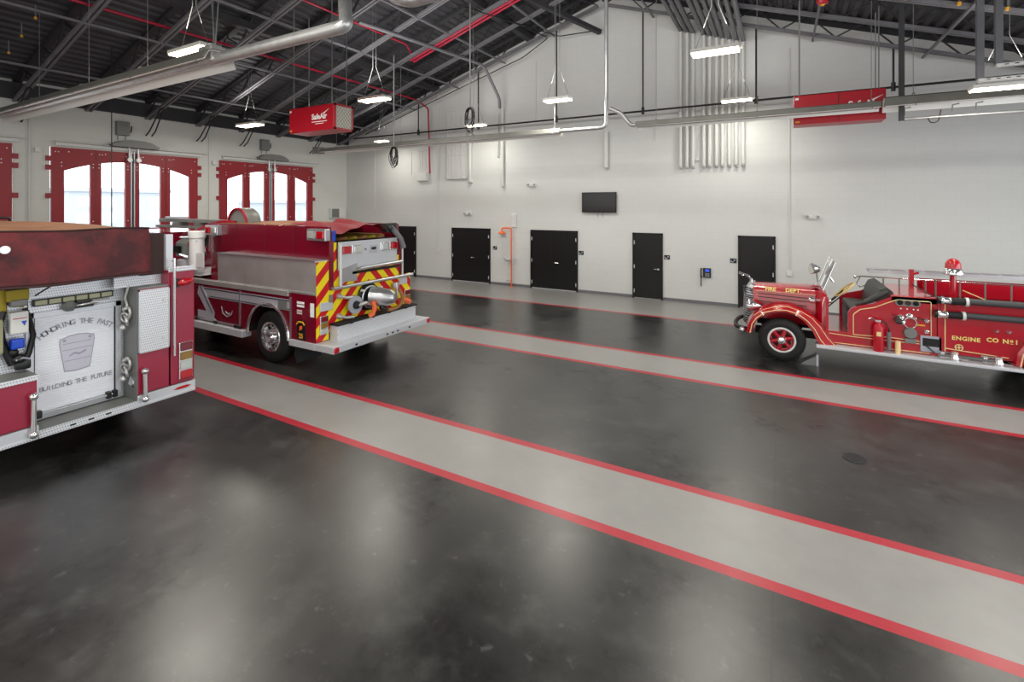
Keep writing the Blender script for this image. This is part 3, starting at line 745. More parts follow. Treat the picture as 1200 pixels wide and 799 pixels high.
# ---- cable coils
def coil(x, y, z, r, lab, h):
    t = thing('cable_coil', lab, 'cable', (x, y, z))
    m = MB()
    for k in range(9):
        rr = r * random.uniform(.45, 1.0); cx = x + random.uniform(-.05, .05); zc_ = z + r - rr * 1.25 + random.uniform(-.06, .0)
        a = Vector((random.uniform(-.25, .25), 1, random.uniform(-.15, .15)))
        pts = []
        u, v = frame(a)
        for i in range(25):
            s = 2 * PI * i / 24; pts.append(Vector((cx, y + random.uniform(-.01, .01), zc_)) + u * math.cos(s) * rr * .62 + v * math.sin(s) * rr * 1.25)
        m.tube(pts, .011, 6)
    m.build('coil', 'black', t, smooth=True)
    MB().cyl((x, y, z + r), (x, y, chord(x) + .05), .02, n=8).build('drop_cord', 'grey_metal', t)
    MB().bev(x - .05, x + .04, y - .05, y + .05, z - r * .8, z - r * .5, .02).build('connector', 'roof_steel', t)
coil(-7.9, 11.6, 5.66, .3, 'black cable coil hanging high in the middle of the gable', 1)
coil(-11.05, 11.8, 4.72, .3, 'black cable coil hanging lower, left of the red riser', 1)

# strobe and sprinkler heads on the east slope
t = thing('fire_strobe', 'round red strobe hanging at the top edge right of centre', 'strobe', (.8, 12.2, 7.4))
MB().lathe((.8, 12.2, 7.38), (0, 0, 1), [(0, .05), (.02, .1), (.1, .12), (.14, .12)], 18).cyl((.8, 12.2, 7.5), (.8, 12.2, deckz(.8)), .02, n=6).build('strobe_body', 'unit_red', t, smooth=True)
MB().lathe((.8, 12.2, 7.35), (0, 0, 1), [(0, .02), (.03, .05)], 12).build('amber_lens', 'patch_gold', t)
for x in (-.07, 1.51, 2.2, 3.0, 3.68):
    t = thing('fire_sprinkler', 'tiny yellow-capped sprinkler head under the east roof slope', 'sprinkler head', (x, 12.2, chord(x)), 'yellow-capped sprinkler heads on the east slope')
    MB().cyl((x, 12.2, chord(x) + .04), (x, 12.2, chord(x) - .02), .035, n=8).build('cap', 'patch_gold', t); MB().cyl((x, 12.2, chord(x) + .04), (x, 12.2, chord(x) + .3), .012, n=6).build('stem', 'grey_metal', t)
for x, z in ((-16.9, .02), (-16.2, .02), (-15.5, .02), (-14.7, .02), (-13.9, .02)):
    t = thing('fire_sprinkler', 'tiny yellow-capped sprinkler head near the leftmost joist', 'sprinkler head', (x, 3.95, chord(x)), 'yellow-capped sprinkler heads near the leftmost joist')
    MB().cyl((x, 3.95, chord(x) + .04), (x, 3.95, chord(x) - .01), .025, n=8).build('cap', 'patch_gold', t); MB().cyl((x, 3.95, chord(x) + .04), (x, 3.95, chord(x) + .3), .01, n=6).build('stem', 'grey_metal', t)
# floor drain
t = thing('floor_drain', 'small round dark drain cover set in the open floor', 'drain', (.8, 7.12, 0))
MB().lathe((.8, 7.12, 0), (0, 0, 1), [(0, .13), (.006, .13), (.008, .115)], 24).build('drain_ring', 'roof_dark', t)
m = MB()
for k in range(-3, 4): m.box(.8 + k * .03 - .008, .8 + k * .03 + .008, 7.12 - math.sqrt(.0121 - (k * .03) ** 2), 7.12 + math.sqrt(.0121 - (k * .03) ** 2), .008, .011)
m.build('drain_grate', 'black', t)

# ================================================================ VEHICLE HELPERS
def wheel(par, x, yo, zc, r, w, out, name='wheel', rim='chrome', spokes=False, lug=False):
    """wheel whose outer face is at y=yo; out=-1 faces south, +1 faces north"""
    c = (x, yo, zc); ax = (0, -out, 0)   # axis points inward
    ri = r * (.56 if not spokes else .55)
    t = MB().lathe(c, ax, [(.02, ri), (.0, ri + .03), (.0, r * .8), (.02, r * .93), (.05, r * .985), (w * .5, r), (w - .05, r * .985), (w - .02, r * .93), (w, r * .8), (w, ri)], 40, caps=False)
    if lug:
        for k in range(44):
            a = 2 * PI * k / 44; d = Vector((math.cos(a), 0, math.sin(a))); s = 1 if k % 2 else -1
            p = Vector((x, yo - out * (.012 if s > 0 else .03), zc)) + d * r * .95
            t.beam(p, p + Vector((0, -out * .09, 0)), .03, .022, up=d)
    W = t.build(name, 'rubber', par, smooth=True)
    if not spokes:
        m = MB().lathe(c, ax, [(.0, ri + .01), (-.012, ri), (.0, ri - .03), (.10, ri - .05), (.11, ri * .55), (.03, ri * .42), (.0, ri * .36), (-.05, ri * .3), (-.055, .001)], 36, caps=False)
        m.build('rim', rim, W, smooth=True)
        m = MB()
        for k in range(10):
            a = 2 * PI * k / 10; px = x + math.cos(a) * ri * .74; pz = zc + math.sin(a) * ri * .74
            m.cyl((px, yo - out * .1, pz), (px, yo - out * .105 + out * .012, pz), ri * .12, n=10)
        m.build('hand_holes', 'black', W)
        m = MB()
        for k in range(10):
            a = 2 * PI * (k + .5) / 10; px = x + math.cos(a) * ri * .48; pz = zc + math.sin(a) * ri * .48
            m.cyl((px, yo - out * .05, pz), (px, yo + out * .0, pz), .014, n=6)
        m.build('lug_nuts', 'chrome', W)
    else:
        MB().torus((x, yo - out * .01, zc), ax, ri, .02, 36, 8).build('rim', 'white_metal', W, smooth=True)
        m = MB().lathe(c, ax, [(.02, ri - .02), (.05, ri - .03), (.06, ri * .75)], 32, caps=False)
        for k in range(6):
            a = 2 * PI * (k + .25) / 6
            p0 = Vector((x + math.cos(a) * ri * .2, yo - out * .05, zc + math.sin(a) * ri * .2)); p1 = Vector((x + math.cos(a) * ri * .93, yo - out * .04, zc + math.sin(a) * ri * .93))
            m.cyl(p0, p1, .05, .035, 8)
        m.build('spokes', 'fire_red', W, smooth=True)
        MB().lathe((x, yo - out * .12, zc), ax, [(0, ri * .7), (.01, ri * .7)], 24).build('brake_drum', 'black', W)
        MB().lathe(c, ax, [(.06, ri * .4), (.0, ri * .36), (-.06, ri * .27), (-.075, .01)], 20, caps=False).build('hub_cap', 'chrome', W, smooth=True)
    return W

def rear_lamp(par, y0, y1, z0, z1, X, mats, hor=False):
    b = MB().bev(X, X + .03, y0, y1, z0, z1, .012).build('tail_lamp', 'chrome', par)
    n = len(mats)
    for i, mt in enumerate(mats):
        if hor: a = y0 + (y1 - y0) * i / n; m = MB().bev(X + .01, X + .05, a + .012, a + (y1 - y0) / n - .012, z0 + .015, z1 - .015, .01)
        else: a = z1 - (z1 - z0) * (i + 1) / n; m = MB().bev(X + .01, X + .05, y0 + .015, y1 - .015, a + .01, a + (z1 - z0) / n - .01, .01)
        m.build('lens', mt, b)

def grab(par, p, q, r=.027, ball=.045, name='grab_rail', off=(.07, 0, 0)):
    p = Vector(p); q = Vector(q); o = Vector(off)
    m = MB().cyl(p + o, q + o, r, n=12).sph(p + o, ball).sph(q + o, ball).cyl(p, p + o, r * .8, n=8).cyl(q, q + o, r * .8, n=8)
    return m.build(name, 'chrome', par, smooth=True)

# ================================================================ NEAR FIRE ENGINE (rear end, left of the picture)
XA = -7.62; YA0, YA1 = 1.44, 3.91; XD = -8.02
T = thing('fire_engine', 'near maroon fire engine with white roll-up rear door and canvas hose cover', 'fire engine', (-11.8, 2.68, 0))
MB().bev(-13.2, XD, YA0, YA1, .62, 2.1, .02).build('main_body', 'maroon', T)
MB().bev(XD + .0, XA, 3.19, 3.6, .5, 1.93, .01).bev(XD, XA, 3.56, YA1, .5, 2.15, .01).build('right_compartment', 'maroon_flat', T)
MB().bev(XD, XA, YA0, 2.18, .5, 1.06, .012).build('left_compartment', 'maroon_flat', T)
MB().box(XD - .05, XA + .005, YA0 - .01, 2.19, 1.06, 1.085).build('left_ledge', 'grey_metal', T)
MB().box(XA, XA + .012, YA0, 2.19, 1.03, 1.09).build('ledge_edge', 'plate', T)
MB().box(XD, XA + .012, YA0, 2.19, .34, .49).build('lower_trim', 'alu_white', T)
b = MB().box(XD + .0, XA + .012, 3.185, YA1 + .005, .34, .49).build('lower_trim', 'alu_white', T)
MB().box(XA + .012, XA + .02, 3.185, YA1 + .005, .335, .375).build('trim_edge', 'plate', b)
MB().box(XA + .012, XA + .02, YA0, 2.19, .335, .375).build('trim_edge', 'plate', T)
m = MB().prism([(3.62, .425), (3.7, .45), (3.8, .45), (3.86, .43), (3.8, .41), (3.7, .41)], 'x', XA + .012, XA + .018); m.build('red_marker', 'lens_red', b)
s = MB().box(XD, XA, 2.19, 3.185, .38, .42).build('rear_step', 'grey_metal', T)
MB().box(XA, XA + .02, 2.18, 3.19, .335, .425).build('step_edge', 'plate', s)
m = MB()
for y in (2.5, 2.68, 2.86): m.bev(XA + .02, XA + .026, y - .03, y + .03, .37, .39, .003)
m.build('step_lights', 'black', s)
# inner wall (facing south) of the right compartment
MB().box(XD, XA, 3.18, 3.19, .42, 1.95).build('recess_wall', 'grey_metal', T)
MB().box(XD - .01, XA - .0, 3.175, 3.56, 1.93, 1.955).build('compartment_ledge', 'grey_metal', T)
# diamond plate rear bulkhead
bp = MB()
bp.box(XD, XD + .012, YA0, 2.21, 1.085, 2.14).box(XD, XD + .012, 2.2, 3.19, 1.74, 2.14).box(XD, XD + .012, 3.19, 3.57, 1.955, 2.14).box(XD, XD + .012, 3.12, 3.185, .42, 1.74)
bp.build('tread_plate_bulkhead', 'plate', T)
# roll-up door
d0, d1, dz0, dz1 = 2.2, 3.13, .43, 1.755
f = MB().box(XD + .012, XD + .05, d0 - .02, d0 + .05, dz0, dz1).box(XD + .012, XD + .05, d1 - .05, d1 + .01, dz0, dz1).box(XD + .012, XD + .05, d0 - .02, d1 + .01, dz1 - .06, dz1).build('door_frame', 'alu_white', T)
prof = [(XD + .012, dz0)]
z = dz0 + .06; xs = XD + .028
m = MB(); ring = []
while z < dz1 - .05:
    ring += [(xs - .006, z), (xs, z + .004), (xs, z + .028), (xs - .006, z + .032)]; z += .034
V0 = len(m.v)
for (x, zz) in ring: m.v += [Vector((x, d0 + .05, zz)), Vector((x, d1 - .05, zz))]
for i in range(len(ring) - 1): m.f.append((2 * i, 2 * i + 1, 2 * i + 3, 2 * i + 2))
rd = m.build('roll_up_door', 'rollup', T)
MB().box(XD + .014, XD + .032, d0 + .05, d0 + .065, dz0, dz1 - .05).box(XD + .014, XD + .032, d1 - .065, d1 - .05, dz0, dz1 - .05).build('door_seal', 'black', T)
m = MB().bev(XD + .02, XD + .05, d0 + .05, d1 - .05, dz0, dz0 + .1, .005).cyl((XD + .08, d0 + .06, dz0 + .08), (XD + .08, d1 - .1, dz0 + .08), .012, n=8); m.build('lift_bar', 'brushed', rd)
m = MB()
for y in (d0 + .09, d1 - .14, d1 - .07): m.bev(XD + .03, XD + .1, y - .025, y + .025, dz0 + .03, dz0 + .12, .008)
m.build('latch_blocks', 'black', rd)
# lettering: an arc above, straight line below
m = MB(); yc = 2.672; txt = 'HONORING THE PAST'
R = .60; zc = 1.565 - R; n = len(txt); tot = .76; gap = tot / R / (n - 1)
for i, ch in enumerate(txt):
    if ch == ' ': continue
    a = (i - (n - 1) / 2) * gap
    put_text(m, ch, .09, (xs + .003, yc + R * math.sin(a), zc + R * math.cos(a) + .0), (0, 1, 0), (0, 0, 1), rot=-a, bold=.002, extrude=.001)
m.build('door_lettering', 'letter_grey', rd); m = MB(); txt = 'BUILDING THE FUTURE'; n = len(txt)
for i, ch in enumerate(txt):
    if ch == ' ': continue
    u = (i - (n - 1) / 2) / (n - 1); put_text(m, ch, .08, (xs + .003, yc + u * .70, .79), (0, 1, 0), (0, 0, 1), bold=.002, extrude=.001)
m.build('door_lettering', 'letter_grey', rd)
# shield
def shield(s): return [(yc - .18 * s, 1.4), (yc - .19 * s, 1.38), (yc - .19 * s, 1.42 + .03), (yc, 1.49), (yc + .19 * s, 1.45), (yc + .19 * s, 1.38), (yc + .15 * s, .87), (yc, .85), (yc - .15 * s, .87)]
def sh(k):
    base = [(-.20, .56), (-.1, .6), (0, .612), (.1, .6), (.20, .56), (.205, .48), (.15, .02), (0, 0), (-.15, .02), (-.205, .48)]
    return [(yc + a * k * .88, 1.17 + (b - .306) * k * .78) for a, b in base]
MB().prism(sh(1), 'x', xs + .002, xs + .004).build('shield_emblem', 'shield_line', rd)
MB().prism(sh(.95), 'x', xs + .0042, xs + .0052).build('shield_face', 'shield_grey', rd)
m = MB()
for w_, zz in ((.15, 1.3), (.15, 1.22), (.13, 1.08)): m.beam((xs + .006, yc - w_, zz), (xs + .006, yc + w_, zz), .003, .008)
for a in (-.13, .13): m.cyl((xs + .005, yc + a, 1.345), (xs + .008, yc + a, 1.345), .02, n=5)
m.prism([(yc - .08, 1.15), (yc - .03, 1.18), (yc + .02, 1.16), (yc + .09, 1.19), (yc + .09, 1.165), (yc + .02, 1.135), (yc - .03, 1.155), (yc - .08, 1.13)], 'x', xs + .005, xs + .007)
m.build('shield_lines', 'shield_line', rd)
# amber arrow-board above the door
b = MB().bev(XD + .012, XD + .06, 2.24, 3.05, 1.835, 1.92, .008).build('light_bar', 'black', T)
for k in range(6): MB().bev(XD + .055, XD + .07, 2.255 + k * .132, 2.37 + k * .132, 1.848, 1.908, .008).build('lens', 'lens_olive', b)
# canvas hose-bed cover
def canvas_panel():
    m = MB(); nY, nZ = 36, 10; rows = []
    for j in range(nZ + 1):
        v = j / nZ; row = []
        for i in range(nY + 1):
            u = i / nY; y = YA0 - .05 + u * (3.36 - YA0 + .05); z = 2.13 + v * (.63 + .02 * math.sin(u * 3.1)) + .012 * math.sin(u * 9)
            x = XA + .0 + .014 * math.sin(u * 7 + v * 2) + .01 * math.sin(u * 17 + v * 5) - .05 * v * v + .02 * (1 - v)
            if u > .97: x -= (u - .97) * 1.6
            row.append((x, y, z))
        rows.append(row)
    b = len(m.v)
    for r in rows: m.v += [Vector(p) for p in r]
    for j in range(nZ):
        for i in range(nY):
            a = b + j * (nY + 1) + i; m.f.append((a, a + 1, a + nY + 2, a + nY + 1))
    return m, rows
m, rows = canvas_panel()
cv = m.build('canvas_cover', 'canvas', T, smooth=True)
top = rows[-1]; m = MB(); nX = 14; b = 0
for k in range(nX + 1):
    v = k / nX
    for i, p in enumerate(top):
        u = i / (len(top) - 1)
        m.v.append(Vector((p[0] - .0 - v * 5.2, p[1], p[2] + .015 * math.sin(v * 9 + u * 4) * (v > 0) + .04 * math.sin(PI * u) * min(1, v * 6))))
L = len(top)
for k in range(nX):
    for i in range(L - 1): m.f.append((k * L + i, k * L + i + 1, (k + 1) * L + i + 1, (k + 1) * L + i))
m.build('canvas_top', 'canvas_top', cv, smooth=True)
MB().tube([(p[0] + .006, p[1], p[2]) for p in rows[0]], .012, 6).tube([(p[0] + .006, p[1], p[2] + .03) for p in rows[0]], .005, 5).build('canvas_hem', 'canvas_dark', cv, smooth=True)
MB().tube([(p[0] + .006, p[1], p[2]) for p in top], .01, 6).build('canvas_top_hem', 'canvas_dark', cv, smooth=True)
MB().cyl((XA + .04, 1.9, 2.58), (XA + .05, 1.9, 2.58), .045, n=18).build('grommet', 'steel', cv)
MB().tube([(XA + .03, 2.33, 2.14), (XA - .1, 2.27, 2.06), (XA - .3, 2.25, 1.98)], .01, 6).build('tie_strap', 'leather', cv)
MB().prism([(YA0, 2.12), (3.3, 2.12), (3.3, 2.66), (YA0, 2.66)], 'x', XA - 5.2, XA - .14).build('hose_bed', 'canvas_dark', T)
MB().box(XA - 1.6, XA - .12, 3.28, 3.56, 2.1, 2.68).build('hose_bed_side', 'canvas_dark', T)
MB().box(XA - .22, XA - .2, 3.0, 3.56, 1.955, 2.2).box(XA - .6, XA - .14, 3.38, 3.56, 2.14, 2.34).build('bed_corner', 'plate', T)
MB().box(XA - .12, XA - .06, 3.56, 3.65, 2.15, 2.66).build('corner_post', 'alu_white', T)
# right compartment details
d = MB().bev(XA, XA + .025, 3.195, 3.56, 1.07, 1.91, .006).build('compartment_door', 'plate', T)
MB().box(XA + .0, XA + .032, 3.19, 3.205, 1.06, 1.92).box(XA, XA + .032, 3.55, 3.565, 1.06, 1.92).box(XA, XA + .032, 3.19, 3.565, 1.06, 1.075).box(XA, XA + .032, 3.19, 3.565, 1.905, 1.92).build('door_edge', 'brushed', d)
for z in (1.22, 1.74): MB().cyl((XA + .025, 3.5, z), (XA + .04, 3.5, z), .025, n=14).build('thumb_latch', 'steel', d)
MB().bev(XA, XA + .012, 3.56, 3.91, 2.12, 2.19, .004).build('top_plate_edge', 'plate', T)
mk_ = MB().bev(XA, XA + .04, 3.645, 3.69, 1.9, 2.02, .01).build('marker_lamp_base', 'black', T)
MB().tube([(XA + .03, 3.67, 1.95), (XA + .05, 3.72, 1.96), (XA + .05, 3.8, 1.97), (XA + .03, 3.86, 1.98)], [.03, .05, .05, .03], 10).build('marker_lens', 'lens_red', mk_, smooth=True)
rear_lamp(T, 3.69, 3.875, .55, 1.085, XA, ['lens_darkred', 'lens_amber', 'lens_clear', 'lens_red'])
m = MB().cyl((XA + .07, 3.61, .93), (XA + .07, 3.61, 2.32), .018, n=10)
for z in (.96, 1.62, 2.28): m.cyl((XA, 3.61, z), (XA + .07, 3.61, z), .014, n=8)
m.build('hand_rail', 'chrome', T, smooth=True)
grab(T, (XA, 3.25, .44), (XA, 3.25, .82)); grab(T, (XA, 2.13, .42), (XA, 2.13, .86))
for z in (1.6, .9):
    m = MB().torus((XA - .2, 3.15, z), (0, 1, 0), .085, .017, 20, 8).torus((XA - .17, 3.13, z - .1), (.3, 1, .2), .06, .016, 18, 8).torus((XA - .24, 3.14, z - .06), (-.4, 1, .1), .06, .014, 18, 8).cyl((XA - .2, 3.19, z + .06), (XA - .2, 3.1, z + .06), .025, n=8).sph((XA - .2, 3.1, z - .19), .04)
    m.build('hose_spanner_hook', 'steel', T, smooth=True)
m = MB().tube([(XA - .25, 3.17, 2.1), (XA - .2, 3.16, 1.95), (XA - .26, 3.15, 1.8), (XA - .18, 3.15, 1.66)], .014, 6); m.build('tie_rope', 'white_metal', T)
MB().prism([(XA - .22, .62), (XA - .06, .58), (XA - .05, .68), (XA - .16, .74)], 'y', 3.17, 3.18).build('foot_plate', 'chrome', T)
# chassis, cab, wheels
MB().box(-15.6, XD - .1, 1.9, 3.45, .4, .64).build('chassis', 'undercarriage', T)
MB().prism([(-13.3, .5), (-13.3, 2.5), (-13.6, 2.62), (-16.0, 2.62), (-16.45, 2.3), (-16.6, 1.5), (-16.6, .5)], 'y', YA0, YA1).build('cab', 'maroon', T)
for y in (YA0 - .006, YA1 + .006):
    m = MB()
    for a, b2 in ((-14.75, -13.75), (-16.1, -15.0)): m.prism([(a, 1.55), (b2, 1.55), (b2, 2.35), (a, 2.35)], 'y', y - .003, y + .003)
    m.build('cab_window', 'tv', T)
MB().prism([(YA0 + .15, 1.5), (YA1 - .15, 1.5), (YA1 - .2, 2.2), (YA0 + .2, 2.2)], 'x', -16.62, -16.58).build('windscreen', 'tv', T)
for x in (-10.0, -15.3):
    for yo, o in ((YA0 + .03, -1), (YA1 - .03, 1)): wheel(T, x, yo, .52, .52, .3, o)

# things hung on or standing by that engine
t = thing('breathing_apparatus', 'air pack with yellow straps and blue pouch hung left of the white roll-up door', 'air pack', (XD + .1, 2.08, 1.5))
xx = XD + .04
MB().tube([(xx, 1.97, 2.12), (xx + .03, 1.96, 1.95), (xx + .02, 1.98, 1.8)], [.035, .045, .04], 8).tube([(xx, 2.17, 2.1), (xx + .03, 2.16, 1.98), (xx + .03, 2.12, 1.86)], [.03, .04, .035], 8).build('shoulder_strap', 'yellow_strap', t, smooth=True)
MB().bev(xx, xx + .1, 1.99, 2.19, 1.94, 2.08, .02).build('yellow_collar', 'yellow_strap', t)
MB().bev(xx, xx + .13, 2.02, 2.17, 1.88, 1.96, .02).build('grey_buckle', 'grey_metal', t)
MB().tube([(xx + .04, 1.98, 1.84), (xx + .05, 1.93, 1.7), (xx + .05, 1.95, 1.5), (xx + .05, 2.0, 1.35), (xx + .05, 2.06, 1.2)], [.03, .05, .05, .04, .05], 8).tube([(xx + .04, 2.16, 1.84), (xx + .04, 2.2, 1.7), (xx + .03, 2.24, 1.5), (xx + .04, 2.2, 1.3), (xx + .04, 2.14, 1.18)], [.025, .03, .028, .03, .05], 8).build('black_harness', 'black', t, smooth=True)
p = MB().bev(xx + .05, xx + .15, 2.01, 2.17, 1.56, 1.82, .02).build('control_pack', 'white_metal', t)
MB().box(xx + .15, xx + .152, 2.03, 2.15, 1.74, 1.75).build('red_line', 'lens_red', p)
MB().prism([(2.1, 1.71), (2.15, 1.71), (2.13, 1.65)], 'x', xx + .15, xx + .152).build('blue_mark', 'blue', p)
MB().bev(xx + .04, xx + .14, 2.02, 2.14, 1.38, 1.5, .025).build('blue_pouch', 'blue', t)
MB().sph((xx + .08, 2.1, 1.25), .07, sc=(1, 1, .9)).sph((xx + .08, 2.05, 1.34), .05).bev(xx + .03, xx + .13, 2.06, 2.2, 1.12, 1.24, .03).build('face_piece', 'black', t, smooth=True)
MB().tube([(xx + .13, 2.06, 1.25), (xx + .14, 2.12, 1.27), (xx + .13, 2.18, 1.24)], .012, 6).build('grey_trim', 'letter_grey', t)
MB().bev(xx, xx + .14, 1.8, 1.96, 1.35, 1.76, .03).build('olive_case', 'lens_olive', t)
t = thing('hose_nozzle', 'black and steel nozzle clamped above the white roll-up door', 'nozzle', (XD + .06, 2.7, 1.79))
xx = XD + .07
MB().lathe((xx, 2.5, 1.785), (0, 1, .06), [(0, .01), (.04, .07), (.1, .075), (.14, .04)], 6).build('nozzle_tip', 'grey_metal', t)
MB().bev(xx - .03, xx + .04, 2.62, 2.82, 1.75, 1.79, .01).bev(xx - .03, xx + .04, 2.64, 2.8, 1.81, 1.85, .01).bev(xx - .02, xx + .03, 2.66, 2.7, 1.75, 1.85, .01).bev(xx - .02, xx + .03, 2.76, 2.8, 1.75, 1.85, .01).build('clamp', 'black', t)
MB().cyl((xx, 2.6, 1.8), (xx, 3.0, 1.82), .012, n=8).cyl((xx + .02, 2.62, 1.78), (xx + .02, 2.86, 1.795), .02, n=8).build('rod', 'steel', t, smooth=True)
t = thing('roof_handle_gear', 'small black handled kit lying on the tan canvas top at far left', 'kit', (-12.2, 2.6, 2.79))
MB().bev(-12.6, -12.0, 2.45, 2.62, 2.76, 2.83, .02).build('black_case', 'black', t)
MB().tube([(-12.0, 2.9, 2.8), (-12.0, 2.92, 2.86), (-12.0, 3.06, 2.86), (-12.0, 3.08, 2.8)], .02, 8, .03).build('handle', 'black', t, smooth=True)

# ================================================================ SECOND FIRE ENGINE (chevron rear)
XB = -7.3; Y0, Y1 = 5.8, 8.3; YC = 7.05
T = thing('fire_engine', 'maroon fire engine with red and yellow chevron rear, parked in the middle bay', 'fire engine', (-10.8, YC, 0))
zw = .5; xw = -8.69; ra = .64
arc = [(xw + ra * math.cos(a), zw + .04 + ra * math.sin(a)) for a in [PI * k / 16 for k in range(17)]]
arc = [p for p in arc if p[1] >= .55]
poly = [(XB, .58)] + [(XB, 1.44), (-11.6, 1.44), (-11.6, .58)] + [(xw - ra, .58)] + list(reversed(arc)) + [(xw + ra, .58)]
MB().prism(poly, 'y', Y0, Y0 + .35).build('lower_body', 'maroon', T)
MB().prism(poly, 'y', Y1 - .35, Y1).build('lower_body', 'maroon', T)
MB().box(-11.6, XB, Y0 + .35, Y1 - .35, .75, 1.44).build('body_core', 'undercarriage', T)
MB().tube([(xw + (ra - .005) * math.cos(a), Y0 - .012, zw + .04 + (ra - .005) * math.sin(a)) for a in [PI * k / 24 for k in range(25)]], .028, 8).build('wheel_arch_trim', 'chrome', T, smooth=True)
m = MB()
for s in (0, 1):
    b = len(m.v)
    yy = (Y0 + .02, Y0 + .6) if s == 0 else (Y1 - .6, Y1 - .02)
    for a in [PI * k / 16 for k in range(17)]:
        for y in yy: m.v.append(Vector((xw + ra * math.cos(a), y, zw + .04 + ra * math.sin(a))))
    for i in range(16): m.f.append((b + 2 * i, b + 2 * i + 1, b + 2 * i + 3, b + 2 * i + 2))
m.build('wheel_well', 'undercarriage', T)
YU = 6.1
# stainless high side
MB().bev(-10.4, XB, Y0, YU, 1.44, 2.06, .01).build('stainless_compartment', 'steel', T)
MB().box(-11.2, XB, YU, 7.93, 1.44, 2.05).build('tank_housing', 'maroon', T)
MB().box(-11.6, XB, 7.93, Y1, 1.43, 1.46).build('side_shelf', 'plate', T)
m = MB().bev(-11.6, -8.05, Y0 - .03, Y0, 1.37, 1.47, .008).bev(-11.6, -7.35, Y0 - .012, Y0, 1.46, 1.49, .004); m.build('side_trim', 'steel', T)
MB().box(-10.42, XB - .02, Y0 - .012, Y0 + .3, 2.05, 2.075).build('drip_rail', 'brushed', T)
# upper hose-bed sides
YU0, YU1 = 6.08, 7.95
MB().bev(-11.2, XB, YU0, YU0 + .06, 2.05, 2.68, .008).bev(-11.2, XB - .0, YU1 - .06, YU1, 2.05, 2.68, .008).bev(-11.26, -11.2, YU0, YU1, 2.05, 2.68, .008).build('hose_bed_side', 'maroon', T)
MB().box(-11.2, XB - .02, YU0 + .06, YU1 - .06, 2.05, 2.38).build('hose_bed_floor', 'undercarriage', T)
m = MB()
for x in (-10.2, -9.2, -8.3): m.box(x, x + .006, YU0 - .004, YU0, 2.08, 2.66)
m.build('panel_seam', 'canvas_dark', T)
for x0, x1, lens in ((-7.62, -7.0, ('lens_clear', 'lens_red')), (-11.18, -10.72, ('lens_red', 'lens_clear'))):
    zz = 2.42
    if x0 > -8: x0, x1 = -7.76, -7.26
    b = MB().bev(x0, x1, YU0 - .12, YU0, zz, zz + .22, .012).build('warning_light', 'brushed', T)
    for k in range(2):
        w_ = (x1 - x0) / 2; MB().bev(x0 + k * w_ + .04, x0 + (k + 1) * w_ - .03, YU0 - .15, YU0 - .1, zz + .04, zz + .18, .02).build('lens', lens[k], b)
# side graphics
g = MB().box(-11.1, -8.02, Y0 - .006, Y0 - .001, 1.1, 1.31).build('side_band', 'band_grey', T)
MB().prism([(-11.15, .8), (-10.75, .8), (-10.4, .62), (-11.15, .64)], 'y', Y0 - .006, Y0 - .001).prism([(-11.1, 1.33), (-10.98, 1.33), (-10.5, .78), (-10.55, .62), (-10.66, .66), (-11.16, 1.16)], 'y', Y0 - .01, Y0 - .006).build('slanted_band', 'band_grey', g)
MB().box(-10.9, -8.02, Y0 - .009, Y0 - .006, 1.27, 1.29).box(-10.7, -8.02, Y0 - .009, Y0 - .006, 1.12, 1.135).beam((-11.05, Y0 - .012, 1.33), (-10.56, Y0 - .012, .78), .01, .015, up=(0, 1, 0)).build('pinstripe', 'navy', g)
MB().tube([(-10.25, Y0 - .006, .95), (-10.2, Y0 - .006, .82), (-10.05, Y0 - .006, .76), (-9.9, Y0 - .006, .82), (-9.86, Y0 - .006, .9)], .008, 5).tube([(-10.1, Y0 - .006, .86), (-10.0, Y0 - .006, .82), (-9.95, Y0 - .006, .84)], .012, 5).build('door_script', 'band_grey', T)
m = MB()
for x in (-9.62, -8.02): m.box(x, x + .03, Y0 - .015, Y0, .6, 1.36 if x > -9 else 1.34)
m.box(-11.6, -9.6, Y0 - .012, Y0, .6, .63); m.build('door_trim', 'brushed', T)
MB().bev(-8.36, -8.1, Y0 - .02, Y0, 1.1, 1.27, .008).build('fuel_door', 'grey_metal', T)
m = MB()
for k, (w_, z) in enumerate(((.2, 1.28), (.2, 1.22), (.14, 1.14), (.14, 1.11), (.14, 1.08))): m.box(-7.82, -7.82 + w_, Y0 - .006, Y0, z - .02 if k < 2 else z - .008, z + .02 if k < 2 else z + .004)
m.build('small_lettering', 'white', T); MB().box(-7.45, -7.35, Y0 - .006, Y0, 1.05, 1.3).build('white_label', 'white', T)
p = MB().bev(-7.82, -7.58, Y0 - .012, Y0, .6, .96, .01).build('patch_sign', 'black', T)
m = MB().tube([(-7.81, Y0 - .016, .88), (-7.76, Y0 - .016, .93), (-7.64, Y0 - .016, .93), (-7.59, Y0 - .016, .88)], .014, 6); put_text(m, '25', .12, (-7.7, Y0 - .014, .67), (1, 0, 0), (0, 0, 1), bold=.004); m.build('gold_marks', 'patch_gold', p)
m = MB().sph((-7.7, Y0 - .014, .82), .04, sc=(1, .2, 1)).beam((-7.74, Y0 - .014, .77), (-7.66, Y0 - .014, .86), .01, .015); m.build('orange_mark', 'orange', p)
# running board south side
r = MB().bev(-11.6, -9.38, Y0 - .1, Y0 + .1, .43, .56, .01).build('running_board', 'alu_white', T)
MB().box(-11.6, -9.4, Y0 - .1, Y0 + .05, .56, .565).build('tread', 'plate', r)
m = MB()
for x in (-11.2, -10.45, -9.72, -9.58): m.bev(x - .05, x + .05, Y0 - .04, Y0, .57, .63, .01)
m.build('latch', 'black', r)
MB().bev(-8.02, XB, Y0 - .03, Y0 + .1, .46, .58, .01).build('rear_skirt', 'alu_white', T)
